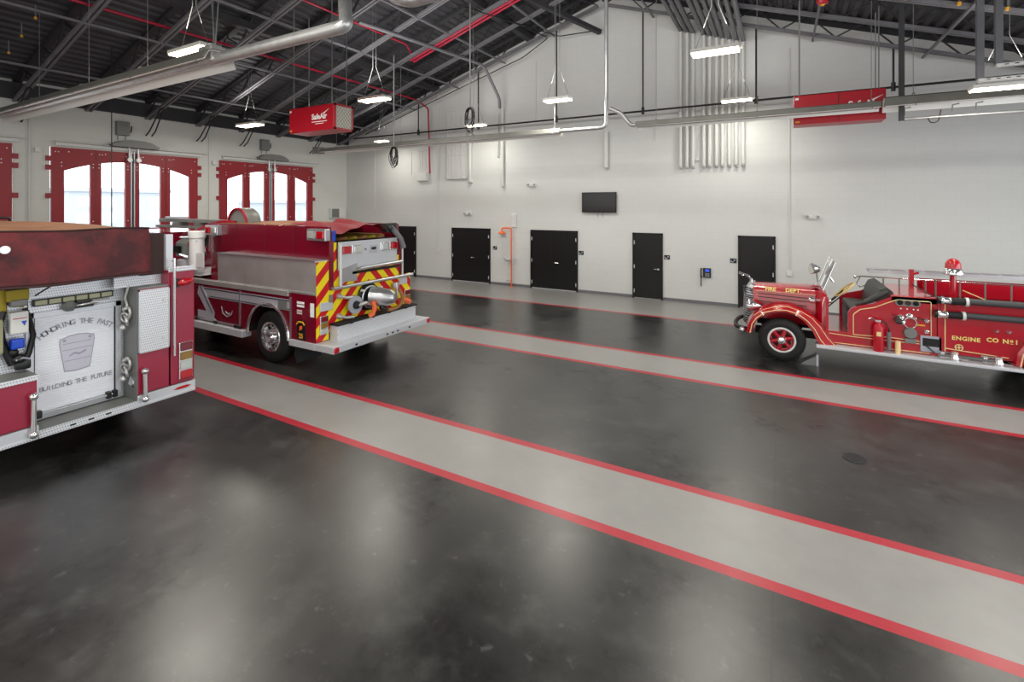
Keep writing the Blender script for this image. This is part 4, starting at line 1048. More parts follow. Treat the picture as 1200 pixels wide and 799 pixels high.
# ---- rear face
MB().box(XB, XB + .012, Y0, Y0 + .27, .6, 2.05).box(XB, XB + .012, Y0 + .27, Y1, .74, 1.56).build('chevron_panel', 'chevron', T)
MB().box(XB, XB + .012, YU0 + .1, YU1 - .02, 1.56, 1.86).box(XB, XB + .012, YU0 + .1, YU0 + .17, 1.86, 2.38).box(XB, XB + .012, YU1 - .09, YU1 - .02, 1.86, 2.0).build('chevron_panel', 'chevron', T)
MB().box(XB, XB + .014, YU0, YU0 + .1, 1.5, 2.42).box(XB, XB + .014, YU1 - .02, YU1 + .06, 1.56, 2.4).build('rear_edge', 'maroon', T)
wp = MB().bev(XB, XB + .03, 6.28, 7.86, 1.84, 2.38, .01).build('rear_upper_panel', 'alu_white', T)
for a, mt in ((6.33, 'lens_red'), (6.6, 'lens_clear'), (7.35, 'lens_clear'), (7.62, 'lens_red')):
    b = MB().bev(XB + .03, XB + .05, a, a + .24, 2.13, 2.31, .02).build('rear_light', 'chrome', wp); MB().bev(XB + .04, XB + .08, a + .02, a + .22, 2.15, 2.29, .02).build('lens', mt, b)
b = MB().bev(XB + .03, XB + .045, 7.06, 7.26, 2.11, 2.27, .005).build('handle_plate', 'band_grey', wp); MB().bev(XB + .045, XB + .06, 7.1, 7.22, 2.18, 2.23, .01).build('handle_slot', 'black', b)
MB().cyl((XB + .03, 6.95, 2.2), (XB + .045, 6.95, 2.2), .02, n=12).build('button', 'grey_metal', wp)
MB().prism([(6.3, 1.86), (6.72, 1.95), (6.72, 1.6), (6.45, 1.62), (6.3, 1.56)], 'x', XB + .012, XB + .05).build('rear_bracket', 'brushed', T)
MB().cyl((XB + .12, 6.72, 1.84), (XB + .12, 7.9, 1.86), .035, n=12).build('upper_grab_bar', 'brushed', T, smooth=True)
MB().box(XB, XB + .05, 6.6, 7.9, 1.74, 1.79).build('dark_slot', 'black', T)
MB().cyl((XB + .08, 6.12, 1.53), (XB + .08, 8.3, 1.53), .035, n=12).cyl((XB, 6.14, 1.53), (XB + .08, 6.14, 1.53), .025).cyl((XB, 8.27, 1.53), (XB + .08, 8.27, 1.53), .025).build('cross_rail', 'brushed', T, smooth=True)
m = MB().cyl((XB + .1, 6.27, 1.56), (XB + .1, 6.27, 2.36), .025, n=12).cyl((XB + .06, 8.0, 1.56), (XB + .06, 8.0, 2.3), .02, n=12); m.build('vertical_rail', 'white_metal', T, smooth=True)
# monitor / suction inlet
q = MB().lathe((XB + .01, 7.02, 1.24), (1, 0, 0), [(0, .27), (.03, .28), (.06, .25), (.1, .25), (.1, .2)], 32).build('inlet_flange', 'black', T, smooth=True)
MB().torus((XB + .1, 7.02, 1.24), (1, 0, 0), .215, .02, 32, 8).build('inlet_ring', 'brushed', q, smooth=True)
MB().tube([(XB + .08, 7.05, 1.24), (XB + .25, 7.14, 1.23), (XB + .42, 7.22, 1.22), (XB + .52, 7.27, 1.21)], [.19, .185, .165, .1], 22).build('inlet_cap', 'brushed', q, smooth=True)
m = MB()
for s in (-1, 1): m.cyl((XB + .1, 7.02 + s * .24, 1.4), (XB + .18, 7.02 + s * .24, 1.4), .025, n=8)
m.build('clamp_lug', 'white_metal', q)
q = MB().lathe((XB + .03, 6.58, 1.16), (1, 0, 0), [(0, .05), (.1, .05), (.1, .17), (.12, .175), (.14, .17)], 28).build('discharge_disc', 'letter_grey', T, smooth=True)
MB().lathe((XB + .17, 6.58, 1.16), (1, 0, 0), [(0, .08), (.05, .07), (.06, .02)], 20).build('discharge_cap', 'black', q, smooth=True)
MB().tube([(XB + .2, 6.6, 1.15), (XB + .25, 6.75, 1.18), (XB + .2, 6.9, 1.12)], .035, 8).build('elbow', 'steel', q, smooth=True)
for z, y in ((1.36, 6.3), (.98, 6.3)):
    m = MB().lathe((XB + .012, y, z), (1, 0, 0), [(0, .06), (.03, .055), (.08, .03)], 18).tube([(XB + .08, y, z), (XB + .1, y + .1, z - .04), (XB + .12, y + .27, z - .05)], [.03, .028, .035], 8); m.build('valve_handle', 'steel', T, smooth=True)
m = MB().tube([(XB + .1, 7.75, 1.42), (XB + .12, 7.76, 1.2), (XB + .1, 7.78, 1.05)], .03, 8).bev(XB + .05, XB + .12, 7.68, 7.84, 1.3, 1.42, .02); m.build('nozzle_bracket', 'steel', T, smooth=True)
for a, z in ((5.9, 1.14), (7.94, 1.34)): MB().bev(XB + .012, XB + .03, a if a > 6 else 5.87, a + .25, z, z + .16, .008).build('folding_step', 'alu_white', T)
for a, z in ((5.86, .72), (8.1, .86)): rear_lamp(T, a, a + .18, z, z + .34, XB + .012, ['lens_darkred', 'lens_amber', 'lens_clear'])
MB().bev(XB + .012, XB + .06, 6.07, 6.13, 1.28, 1.42, .01).build('rear_latch', 'grey_metal', T)
# tailboard
tb = MB().bev(XB, -6.82, Y0 - .02, Y1 + .12, .46, .58, .012).build('tail_step', 'alu_white', T)
MB().box(XB, -6.84, Y0, Y1 + .1, .58, .585).build('tread', 'plate', tb)
MB().bev(XB, XB + .22, 6.1, Y1 - .05, .58, .86, .01).build('step_riser', 'plate', tb)
MB().box(XB, XB + .25, 6.08, Y1 - .03, .86, .89).build('riser_top', 'rubber', tb)
m = MB()
for y in (6.4, 6.95, 7.4, 7.9): m.bev(XB + .22, XB + .27, y - .03, y + .03, .85, .89, .01)
m.build('riser_bumpers', 'black', tb)
MB().bev(-6.9, -6.8, Y0 - .01, Y0 + .1, .47, .57, .02).bev(-6.84, -6.8, Y1 + .02, Y1 + .1, .48, .57, .01).build('corner_marker', 'lens_red', tb)
m = MB()
for y in (6.3, 7.1, 7.25, 7.4, 7.75): m.bev(-6.82, -6.812, y - .025, y + .025, .5, .53, .003)
m.build('edge_lights', 'black', tb)
MB().bev(XB + .04, XB + .1, 6.12, 6.22, .62, .8, .02).build('red_reflector', 'lens_red', tb)
# chassis, wheels
MB().box(-15.4, XB + .1, 6.5, 7.6, .4, .78).build('chassis', 'undercarriage', T)
for x in (xw, -14.4):
    for yo, o in ((Y0 + .05, -1), (Y1 - .05, 1)): wheel(T, x, yo, .51, .51, .3, o)
for yy in (Y0 + .05, Y1 - .6): MB().box(XB - .65, XB - .6, yy, yy + .55, .12, .6).build('mud_flap', 'rubber', T)
# pump module
MB().bev(-12.75, -11.6, Y0 + .05, Y1 - .05, .58, 1.5, .02).build('pump_module', 'maroon', T)
MB().box(-12.75, -11.26, Y0 + .1, Y1 - .1, 1.5, 1.52).build('pump_deck', 'plate', T)
MB().lathe((-11.55, 5.98, 2.18), (0, 0, 1), [(-.55, .15), (.15, .15), (.17, .17), (.3, .17), (.32, .14)], 20).build('foam_tank', 'white', T, smooth=True)
m = MB(); put_text(m, '22', .26, (-11.3, 5.9, 1.86), (1, 0, 0), (0, 0, 1), bold=.01); MB().box(-11.5, -11.12, 5.895, 5.91, 1.7, 2.02).build('number_panel', 'white', T); m.build('unit_number', 'black', T)
MB().cyl((-12.2, 6.1, 1.9), (-12.2, 6.1, 2.2), .22, n=20).lathe((-12.2, 6.1, 2.2), (0, 0, 1), [(0, .22), (.06, .16), (.12, .05)], 20).build('pump_motor', 'grey_metal', T, smooth=True)
m = MB()
for k in range(7): m.box(-12.36 + k * .05, -12.34 + k * .05, 5.87, 5.9, 1.98, 2.14)
m.build('motor_fins', 'black', T)
MB().lathe((-12.0, 6.0, 1.68), (0, 0, 1), [(0, .2), (.14, .2), (.16, .17)], 22).build('pump_cap', 'alu_white', T, smooth=True)
m = MB().tube([(-12.6, 6.1, 1.9), (-12.3, 6.3, 2.35), (-12.0, 6.1, 2.3), (-11.8, 6.3, 1.9)], .04, 8, .2).tube([(-12.5, 6.5, 1.6), (-12.1, 6.4, 2.1), (-11.8, 6.5, 2.3)], .05, 8, .2).tube([(-11.9, 6.1, 1.6), (-11.85, 6.2, 2.0), (-11.8, 6.4, 2.4)], .06, 8, .2); m.build('deck_hoses', 'black', T, smooth=True)
MB().tube([(-11.9, 6.0, 2.15), (-11.9, 6.02, 2.4), (-11.4, 6.1, 2.62), (-10.9, 6.2, 2.72), (-10.6, 6.3, 2.7)], .035, 8, .2).build('red_booster_line', 'dark_red_pipe', T, smooth=True)
MB().cyl((-12.3, 5.95, 1.95), (-11.7, 5.9, 1.9), .045, n=8).cyl((-12.7, 6.2, 2.3), (-11.6, 6.2, 2.35), .03, n=8).cyl((-12.1, 6.4, 2.3), (-12.6, 6.4, 1.6), .04, n=8).cyl((-11.8, 5.93, 2.28), (-11.4, 5.9, 2.3), .02, n=8).cyl((-11.9, 6.3, 1.9), (-11.9, 6.3, 2.6), .05, n=8).build('deck_pipework', 'chrome', T, smooth=True)
m = MB()
for (a, z0, z1, y) in ((-13.95, 2.66, 2.74, 6.3), (-14.0, 2.52, 2.58, 6.25)): m.bev(a, -11.3, y, y + .25, z0, z1, .01)
m.bev(-13.2, -12.9, 6.25, 6.5, 2.58, 2.66, .01).bev(-12.2, -12.0, 6.25, 6.5, 2.58, 2.66, .01).build('ladder_rack_beam', 'olive_alu', T)
MB().bev(-13.6, -12.95, 6.28, 6.5, 2.74, 2.8, .01).build('rack_cover', 'alu_white', T)
MB().lathe((-10.6, 6.35, 2.66), (0, 1, 0), [(0, .33), (.04, .36), (.3, .36), (.34, .33)], 28).build('hose_reel', 'olive_alu', T, smooth=True)
MB().torus((-10.6, 6.34, 2.66), (0, 1, 0), .34, .03, 28, 8).build('reel_rim', 'dark_red_pipe', T, smooth=True)
# cab
MB().prism([(-12.9, .5), (-12.9, 2.3), (-13.05, 2.42), (-15.4, 2.42), (-15.85, 2.15), (-16.0, 1.5), (-16.0, .5)], 'y', Y0, Y1).build('cab', 'maroon', T)
for y in (Y0 - .004, Y1 + .004):
    m = MB()
    for a, b2 in ((-14.1, -13.2), (-15.5, -14.4)): m.prism([(a, 1.5), (b2, 1.5), (b2, 2.2), (a, 2.2)], 'y', y - .003, y + .003)
    m.build('cab_window', 'tv', T)
# items in the hose bed
t = thing('red_tarp', 'crumpled red tarp thrown over the hose bed of the chevron engine', 'tarp', (-7.7, 6.9, 2.68))
m = MB(); nU, nV = 30, 10
def tz(u, v): return 2.7 + .05 * math.sin(u * 5.5) + (.14 * math.exp(-((u - .8) / .1) ** 2)) * (1 - .6 * v) - .16 * (v ** 2) * (.6 + .6 * math.sin(u * 6 + .6)) + .015 * math.sin(u * 23 + v * 7)
for j in range(nV + 1):
    for i in range(nU + 1):
        u = i / nU; v = j / nV; m.v.append(Vector((-8.5 + v * 1.2, 6.12 + u * 1.5, tz(u, v))))
for j in range(nV):
    for i in range(nU): a = j * (nU + 1) + i; m.f.append((a, a + 1, a + nU + 2, a + nU + 1))
m.build('tarp_cloth', 'tarp_red', t, smooth=True)
tag(MB().box(-11.1, -8.4, 6.16, 7.85, 2.66, 2.69).build('hose_bed_cover', 'canvas_top', loc=(-10, 7, 2.66)), 'brownish flat cover over the front of the chevron engine hose bed', 'cover')
t = thing('fire_hose', 'folded tan fire hose lying in the open hose bed under the red tarp', 'hose', (-7.6, 7.2, 2.4))
for k in range(5):
    MB().tube([(-8.4, 6.5 + k * .25, 2.41 + .01 * k), (-7.5, 6.5 + k * .25, 2.42), (-7.38, 6.56 + k * .25, 2.43), (-7.5, 6.62 + k * .25, 2.44), (-8.4, 6.64 + k * .25, 2.44)], .035, 8).build('hose_fold', 'tan_hose' if k % 2 == 0 else 'yellow_strap', t, smooth=True)
tag(MB().bev(-7.62, -7.32, 6.17, 6.26, 2.4, 2.6, .01).build('blue_box', 'blue', loc=(-7.4, 6.2, 2.4)), 'small bright blue box at the corner of the chevron engine hose bed', 'box')
t = thing('deck_nozzle', 'dark grey nozzle and fittings hooked over the right rear corner of the chevron engine', 'nozzle', (-7.25, 7.85, 2.3))
MB().tube([(-7.3, 7.7, 2.62), (-7.2, 7.74, 2.5), (-7.14, 7.84, 2.36), (-7.12, 7.9, 2.16)], [.05, .06, .05, .06], 10).build('nozzle_body', 'roof_steel', t, smooth=True)
MB().bev(-7.5, -7.3, 7.6, 7.9, 2.5, 2.7, .02).sph((-7.25, 7.64, 2.6), .05).build('fittings', 'leather', t)
t = thing('orange_strap', 'orange and tan webbing straps looped below the rear inlet', 'strap', (XB + .2, 7.1, 1.0))
MB().tube([(XB + .27, 6.92, 1.18), (XB + .3, 6.94, 1.05), (XB + .28, 6.9, .93), (XB + .24, 6.84, .9)], .05, 6).build('orange_webbing', 'orange_strap', t)
MB().tube([(XB + .25, 7.72, 1.06), (XB + .26, 7.85, 1.05), (XB + .26, 8.0, .98)], .06, 6).build('orange_webbing', 'orange_strap', t)
MB().tube([(XB + .3, 7.62, 1.32), (XB + .33, 7.72, 1.15), (XB + .32, 7.66, .98), (XB + .28, 7.5, .92), (XB + .3, 7.3, .94)], .035, 6, .1).build('tan_webbing', 'tan_hose', t)
MB().sph((XB + .3, 7.14, 1.02), .06).sph((XB + .3, 7.22, .98), .05).build('buckle', 'black', t)

# ================================================================ ANTIQUE FIRE ENGINE
T = thing('antique_fire_engine', 'antique open-cab red fire engine with gold lettering and suction hoses', 'fire engine', (2.6, 11.75, 0))
YF0, YF1 = 10.8, 12.7; YM = 11.75
def mir(y): return 2 * YM - y
# frame rails and sill
MB().box(-.45, 5.3, 11.25, 11.33, .42, .56).box(-.45, 5.3, mir(11.33), mir(11.25), .42, .56).build('chassis_rail', 'undercarriage', T)
MB().bev(.72, 2.42, YF0 + .165, YF1 - .165, .44, .68, .01).build('body_sill', 'fire_red', T)
# hood
def hoodsec(x, w, z0, z1):
    return [(x, YM - w, z0), (x, YM - w, z1 - .1), (x, YM - w * .93, z1 - .035), (x, YM - w * .7, z1), (x, YM, z1 + .02), (x, YM + w * .7, z1), (x, YM + w * .93, z1 - .035), (x, YM + w, z1 - .1), (x, YM + w, z0)]
MB().quadring([hoodsec(-.5, .33, .72, 1.38), hoodsec(-.1, .36, .7, 1.39), hoodsec(.4, .4, .66, 1.4), hoodsec(.66, .44, .62, 1.41)]).build('hood', 'fire_red', T, smooth=True)
m = MB()
def hy_(x): return YM - (.33 + (x + .5) / 1.16 * .11) - .006
for z in (1.22, 1.15, 1.06, .98): m.beam((-.4, hy_(-.4), z), (.48, hy_(.48), z - .015), .012, .024, up=(0, -1, 0))
m.build('hood_louvres', 'canvas_dark', T)
m = MB().beam((-.45, hy_(-.45), 1.275), (.62, hy_(.62), 1.28), .006, .012, up=(0, -1, 0)); m.build('hood_stripe', 'cream', T)
m = MB(); put_text(m, 'FIRE', .11, (-.17, hy_(-.17) + .0, 1.325), (.996, -.09, 0), (0, .25, .97), bold=.003); m.build('hood_lettering', 'gold', T); m = MB(); put_text(m, 'DEPT.', .11, (.24, hy_(.24), 1.33), (.996, -.09, 0), (0, .25, .97), bold=.003); m.build('hood_lettering', 'gold', T)
# cowl
MB().quadring([hoodsec(.62, .45, .6, 1.42), hoodsec(.72, .6, .5, 1.4), hoodsec(.8, .62, .44, 1.36)]).build('cowl', 'fire_red', T, smooth=True)
MB().box(.78, .82, YM - .7, YM + .7, .5, 1.3).build('dash_panel', 'fire_red', T)
# radiator
def gsec(z, xo, w): return [(xo, YM - w * .55, z), (xo - .05, YM, z), (xo, YM + w * .55, z), (-.48, YM + w, z), (-.48, YM - w, z)]
MB().quadring([gsec(.5, -.64, .3), gsec(.8, -.66, .33), gsec(1.15, -.64, .34), gsec(1.3, -.6, .33), gsec(1.4, -.54, .3)]).build('radiator_shell', 'brushed', T, smooth=False)
m = MB()
for k in range(16):
    z = .55 + k * .05; m.beam((-.665, YM - .16, z), (-.505, YM - .34, z), .012, .014); m.beam((-.665, YM + .16, z), (-.505, YM + .34, z), .012, .014); m.beam((-.7, YM, z), (-.665, YM - .16, z), .012, .014); m.beam((-.7, YM, z), (-.665, YM + .16, z), .012, .014)
m.build('grille_bars', 'tv', T)
m = MB().cyl((-.55, YM, 1.4), (-.55, YM, 1.47), .035, n=12).tube([(-.55, YM, 1.46), (-.62, YM, 1.53), (-.7, YM, 1.56), (-.8, YM, 1.58)], [.02, .03, .018, .03], 8); m.build('radiator_mascot', 'chrome', T, smooth=True)
# front bumper and headlights
MB().tube([(-.62, 11.05, .52), (-.82, 11.3, .5), (-.86, YM, .5), (-.82, mir(11.3), .5), (-.62, mir(11.05), .52)], .045, 8, .1).build('front_bumper', 'black', T, smooth=True)
MB().sph((-.68, 11.02, .5), .06).build('bumper_end', 'chrome', T, smooth=True)
for y in (11.12, mir(11.12)):
    b = MB().lathe((-.56, y, 1.0), (1, 0, 0), [(-.03, .11), (0, .12), (.08, .1), (.2, .03), (.24, .005)], 20).build('headlamp', 'chrome', T, smooth=True)
    MB().sph((-.585, y, 1.0), .1, sc=(.3, 1, 1)).build('lens', 'lens_clear', b, smooth=True)
# fenders
def fender(inner, outer, side, name, wd=.5):
    m = MB(); rings = []
    ys = YF0 if side < 0 else YF1; d = 1 if side < 0 else -1
    for (ix, iz), (ox, oz) in zip(inner, outer):
        mx, mz = ox * .72 + ix * .28, oz * .72 + iz * .28
        n = Vector((ox - ix, 0, oz - iz)); n = n.normalized() * .02 if n.length > 0 else Vector((0, 0, .02))
        rings.append([(ix, ys, iz), (mx + n.x * .5, ys + d * .04, mz + n.z * .5), (ox, ys + d * .14, oz), (ox + n.x, ys + d * .3, oz + n.z), (ox, ys + d * wd, oz), (ox - n.x * 2, ys + d * wd, oz - n.z * 2), (ix - n.x * .2, ys + d * .02, iz - n.z * .2)])
    return m.quadring(rings).build(name, 'fire_red', T, smooth=True)
inner = [(-.5, .5), (-.46, .68), (-.38, .8), (-.24, .92), (-.06, .98), (.1, .99), (.28, .94), (.42, .83), (.54, .68), (.62, .5), (.68, .42)]
outer = [(-.6, .5), (-.57, .7), (-.48, .86), (-.3, 1.0), (-.08, 1.08), (.14, 1.1), (.36, 1.04), (.56, .92), (.7, .76), (.82, .56), (.95, .43)]
fender(inner, outer, -1, 'front_fender'); fender(inner, outer, 1, 'front_fender')
st = [(a[0] * .72 + b[0] * .28, YF0 - .0 + .005, a[1] * .72 + b[1] * .28) for a, b in zip(inner, outer)]
MB().tube(st, .009, 5).build('fender_stripe', 'cream', T, smooth=True)
st = [(a[0] * .15 + b[0] * .85, YF0 + .055, a[1] * .15 + b[1] * .85) for a, b in zip(inner, outer)]
MB().tube(st[2:], .006, 5).build('fender_stripe', 'cream', T, smooth=True)
# running board
MB().bev(.6, 3.45, YF1 - .2, YF1 + .1, .385, .43, .008).build('running_board', 'alu_white', T)
r = MB().bev(.6, 3.45, YF0 - .1, YF0 + .2, .385, .43, .008).build('running_board', 'alu_white', T)
MB().box(.62, 3.43, YF0 - .08, YF0 + .2, .43, .436).build('tread', 'plate', r)
# side panels
def side(y0, y1, nm):
    poly = [(1.12, .6), (1.12, 1.06), (1.16, 1.14), (1.26, 1.2), (1.5, 1.27), (1.66, 1.36), (1.8, 1.43), (2.4, 1.44), (2.4, .44), (1.12, .44)]
    return MB().prism(poly, 'y', y0, y1).build(nm, 'fire_red', T)
side(YF0 + .15, YF0 + .2, 'side_panel'); side(YF1 - .2, YF1 - .15, 'side_panel')
MB().bev(1.75, 2.42, YF0 + .15, YF1 - .15, 1.32, 1.45, .02).build('rear_deck', 'fire_red', T)
MB().box(2.1, 2.42, YF0 + .2, YF1 - .2, .5, 1.35).build('pump_housing', 'fire_red', T)
MB().tube([(1.2, YF0 + .14, .66), (1.2, YF0 + .14, 1.04), (1.3, YF0 + .14, 1.14), (1.52, YF0 + .14, 1.2), (1.7, YF0 + .14, 1.3), (1.84, YF0 + .14, 1.37), (2.32, YF0 + .14, 1.38), (2.32, YF0 + .14, .66), (1.75, YF0 + .14, .68), (1.2, YF0 + .14, .66)], .008, 5, .03).build('panel_stripe', 'cream', T)
MB().tube([(.82, YF0 + .14, .64), (1.2, YF0 + .14, .62), (2.3, YF0 + .14, .62)], .007, 5).tube([(.9, YF0 + .14, .47), (2.3, YF0 + .14, .47)], .007, 5).build('sill_stripe', 'cream', T)
# seat
MB().bev(1.16, 1.66, YF0 + .28, YF1 - .28, .98, 1.12, .05).build('seat_cushion', 'leather', T, smooth=True)
MB().bev(1.16, 1.6, YF0 + .32, YF1 - .32, .62, .98, .02).build('seat_box', 'black', T)
back = [(1.5, 1.08), (1.56, 1.4), (1.62, 1.52), (1.72, 1.56), (1.8, 1.5), (1.84, 1.36), (1.84, 1.1)]
MB().prism(back, 'y', YF0 + .24, YF1 - .24).build('seat_back', 'leather', T, smooth=True)
MB().tube([(1.24, YF0 + .22, 1.2), (1.42, YF0 + .2, 1.3), (1.6, YF0 + .22, 1.42), (1.72, YF0 + .26, 1.5)], [.03, .045, .05, .05], 10).build('seat_bolster', 'leather', T, smooth=True)
# steering
b = MB().torus((1.1, 11.3, 1.44), (-.72, 0, .8), .2, .016, 32, 8).build('steering_wheel', 'wood_wheel', T, smooth=True)
m = MB()
for k in range(4):
    a = PI / 2 * k + .4; u, v = frame((-.72, 0, .8)); c = Vector((1.1, 11.3, 1.44)); m.cyl(c, c + (u * math.cos(a) + v * math.sin(a)) * .2, .01, n=6)
m.sph((1.1, 11.3, 1.44), .03).build('wheel_spokes', 'wood_wheel', b, smooth=True)
MB().cyl((1.1, 11.3, 1.44), (.78, 11.3, 1.1), .02, n=8).cyl((1.06, 11.4, 1.3), (.8, 11.4, 1.02), .012, n=6).build('steering_column', 'black', T)
# windshield frames folded up, spotlight
m = MB()
for y in (11.1, 11.68): m.cyl((.74, y, 1.42), (.94, y, 1.98), .014, n=8)
m.cyl((.74, 11.1, 1.44), (.74, 11.68, 1.44), .012, n=8).cyl((.94, 11.1, 1.98), (.94, 11.68, 1.98), .012, n=8).cyl((.84, 11.1, 1.7), (.9, 11.1, 1.6), .02, n=8)
wsf = m.build('windshield_frame', 'chrome', T, smooth=True)
MB().quadring([[(.745, 11.12, 1.46), (.75, 11.12, 1.46), (.935, 11.12, 1.96), (.93, 11.12, 1.96)], [(.745, 11.66, 1.46), (.75, 11.66, 1.46), (.935, 11.66, 1.96), (.93, 11.66, 1.96)]]).build('windshield_glass', 'glass', wsf)
m = MB()
for y in (11.8, 12.38): m.cyl((.74, y, 1.42), (.94, y, 1.98), .014, n=8)
m.cyl((.94, 11.8, 1.98), (.94, 12.38, 1.98), .012, n=8).cyl((.74, 11.8, 1.44), (.74, 12.38, 1.44), .012, n=8).build('windshield_frame', 'chrome', T, smooth=True)
s = MB().lathe((.62, 11.4, 1.8), (-1, -.5, .1), [(-.1, .02), (-.06, .07), (.02, .1), (.07, .11)], 20).build('spotlight', 'chrome', T, smooth=True)
MB().cyl((.56, 11.37, 1.805), (.555, 11.367, 1.806), .1, n=20).build('lens', 'lens_clear', s)
MB().tube([(.64, 11.4, 1.72), (.66, 11.4, 1.55), (.62, 11.4, 1.44)], .014, 8).build('spotlight_stem', 'chrome', s, smooth=True)
MB().lathe((.62, 11.4, 1.44), (0, 0, 1), [(0, .08), (.01, .08), (.03, .03)], 16).build('spotlight_base', 'dark_red_pipe', s)
# cowl lamp and bits
m = MB().lathe((.5, 11.22, 1.2), (1, 0, 0), [(0, .05), (.02, .07), (.1, .07), (.14, .035), (.34, .03), (.38, .04)], 16); m.build('chrome_horn', 'chrome', T, smooth=True)
# gauges and valves on the pump panel
yp = YF0 + .15
b = MB().prism([(1.88 + .06 * math.cos(a) - .0, 1.33 + .06 * math.sin(a)) for a in [PI / 2 + PI * k / 8 for k in range(9)]] + [(2.12 + .06 * math.cos(a), 1.33 + .06 * math.sin(a)) for a in [-PI / 2 + PI * k / 8 for k in range(9)]], 'y', yp - .015, yp).build('gauge_panel', 'grey_metal', T)
for x in (1.89, 2.0, 2.11): MB().cyl((x, yp - .02, 1.33), (x, yp - .015, 1.33), .036, n=18).torus((x, yp - .02, 1.33), (0, 1, 0), .038, .006, 18, 6).build('gauge', 'tv' if x != 2.0 else 'canvas_dark', b)
m = MB()
for x in (1.9, 1.99, 2.08, 2.14): m.sph((x, yp - .01, 1.22), .012)
m.build('panel_buttons', 'white', T)
for x, z, r_ in ((1.92, .98, .045), (2.02, 1.1, .05), (1.9, 1.06, .05), (2.26, 1.04, .035), (2.26, .85, .035), (2.1, 1.07, .025)):
    MB().lathe((x, yp, z), (0, -1, 0), [(0, r_), (.02, r_), (.03, r_ * .6), (.08, r_ * .6), (.09, r_ * .3)], 16).build('discharge_valve', 'chrome', T, smooth=True)
MB().torus((2.03, yp - .03, .98), (0, 1, 0), .09, .01, 24, 6).build('valve_wheel', 'chrome', T, smooth=True)
m = MB().cyl((1.78, yp - .1, 1.1), (1.95, yp, 1.06), .012, n=6).tube([(1.84, yp, 1.02), (1.84, yp - .12, 1.0), (1.9, yp - .14, 1.0)], .04, 8).cyl((2.14, yp - .08, 1.08), (2.24, yp, 1.05), .012, n=6); m.build('valve_lever', 'leather', T)
b = MB().lathe((2.03, yp, .8), (0, -1, 0), [(0, .1), (.04, .1), (.06, .085)], 24).build('suction_cap', 'grey_metal', T, smooth=True)
MB().bev(1.95, 2.11, yp - .05, yp, .62, .7, .01).build('cap_bracket', 'grey_metal', b)
b = MB().bev(2.17, 2.46, yp - .03, yp, .5, .78, .006).build('battery_hatch', 'letter_grey', T)
MB().box(2.2, 2.43, yp - .032, yp - .03, .6, .74).build('hatch_opening', 'black', b)
MB().tube([(2.24, yp - .05, .62), (2.3, yp - .07, .56), (2.36, yp - .05, .5)], .012, 6).build('hatch_handle', 'black', b)
MB().box(2.1, 2.24, yp - .01, yp, .94, .965).build('name_plate', 'patch_gold', T)
# rear body
MB().bev(2.405, 5.3, YF0 + .12, YF1 - .12, .5, 1.2, .02).build('hose_body', 'fire_red', T)
MB().box(2.44, 5.3, YF0 + .12, YF0 + .16, 1.2, 1.46).box(2.44, 5.3, YF1 - .16, YF1 - .12, 1.2, 1.6).box(5.24, 5.3, YF0 + .12, YF1 - .12, 1.2, 1.5).build('body_wall', 'fire_red', T)
MB().box(2.46, 5.2, YF0 + .17, YF1 - .17, 1.2, 1.22).build('bed_floor', 'dark_red_pipe', T)
yr = YF0 + .115
MB().tube([(2.5, yr, .55), (2.5, yr, 1.38), (2.56, yr, 1.4), (5.2, yr, 1.4)], .008, 5).tube([(2.5, yr, .6), (3.3, yr, .55)], .008, 5).build('body_stripe', 'cream', T)
m = MB(); put_text(m, 'ENGINE', .095, (2.77, yr - .002, .795), (1, 0, 0), (0, 0, 1), bold=.003, space=1.12); put_text(m, 'CO', .095, (3.105, yr - .002, .82), (1, 0, 0), (0, 0, 1), bold=.003, space=1.1); put_text(m, 'N', .1, (3.265, yr - .002, .82), (1, 0, 0), (0, 0, 1), bold=.003); put_text(m, 'o', .075, (3.335, yr - .002, .84), (1, 0, 0), (0, 0, 1), bold=.003); put_text(m, '1', .1, (3.395, yr - .002, .82), (1, 0, 0), (0, 0, 1), bold=.003)
m.beam((3.315, yr - .002, .79), (3.355, yr - .002, .79), .003, .008); m.build('body_lettering', 'gold', T)
for x in (3.15, 3.3): MB().lathe((x, yr, .98), (0, -1, 0), [(0, .03), (.02, .032), (.05, .015)], 14).build('body_knob', 'chrome', T, smooth=True)
MB().torus((2.68, yr - .01, .64), (0, 1, 0), .05, .008, 20, 6).cyl((2.64, yr - .01, .64), (2.72, yr - .01, .64), .008, n=6).cyl((2.68, yr - .01, .6), (2.68, yr - .01, .68), .008, n=6).build('round_badge', 'cream', T)
rin = [(3.3, .45), (3.34, .65), (3.45, .85), (3.65, .98), (3.85, 1.0), (4.05, .96), (4.25, .82), (4.35, .6), (4.38, .45)]
rout = [(3.22, .45), (3.24, .68), (3.38, .93), (3.62, 1.08), (3.87, 1.11), (4.1, 1.07), (4.34, .9), (4.46, .65), (4.48, .45)]
rin = [(a + .13, b) for a, b in rin]; rout = [(a + .13, b) for a, b in rout]
fender(rin, rout, -1, 'rear_fender', .45); fender(rin, rout, 1, 'rear_fender', .45)
MB().tube([(a[0] * .72 + b[0] * .28, YF0 + .005, a[1] * .72 + b[1] * .28) for a, b in zip(rin, rout)], .009, 5).build('fender_stripe', 'cream', T, smooth=True)
# red back board / ladder on the far side
MB().bev(2.5, 5.25, mir(11.0) - .1, mir(11.0) - .05, 1.3, 1.56, .01).build('far_side_board', 'fire_red', T)
b = MB().beam((2.85, YF0 + .6, 1.56), (3.15, YF0 + .3, 1.42), .012, .012).build('brace_rod', 'cream', T)
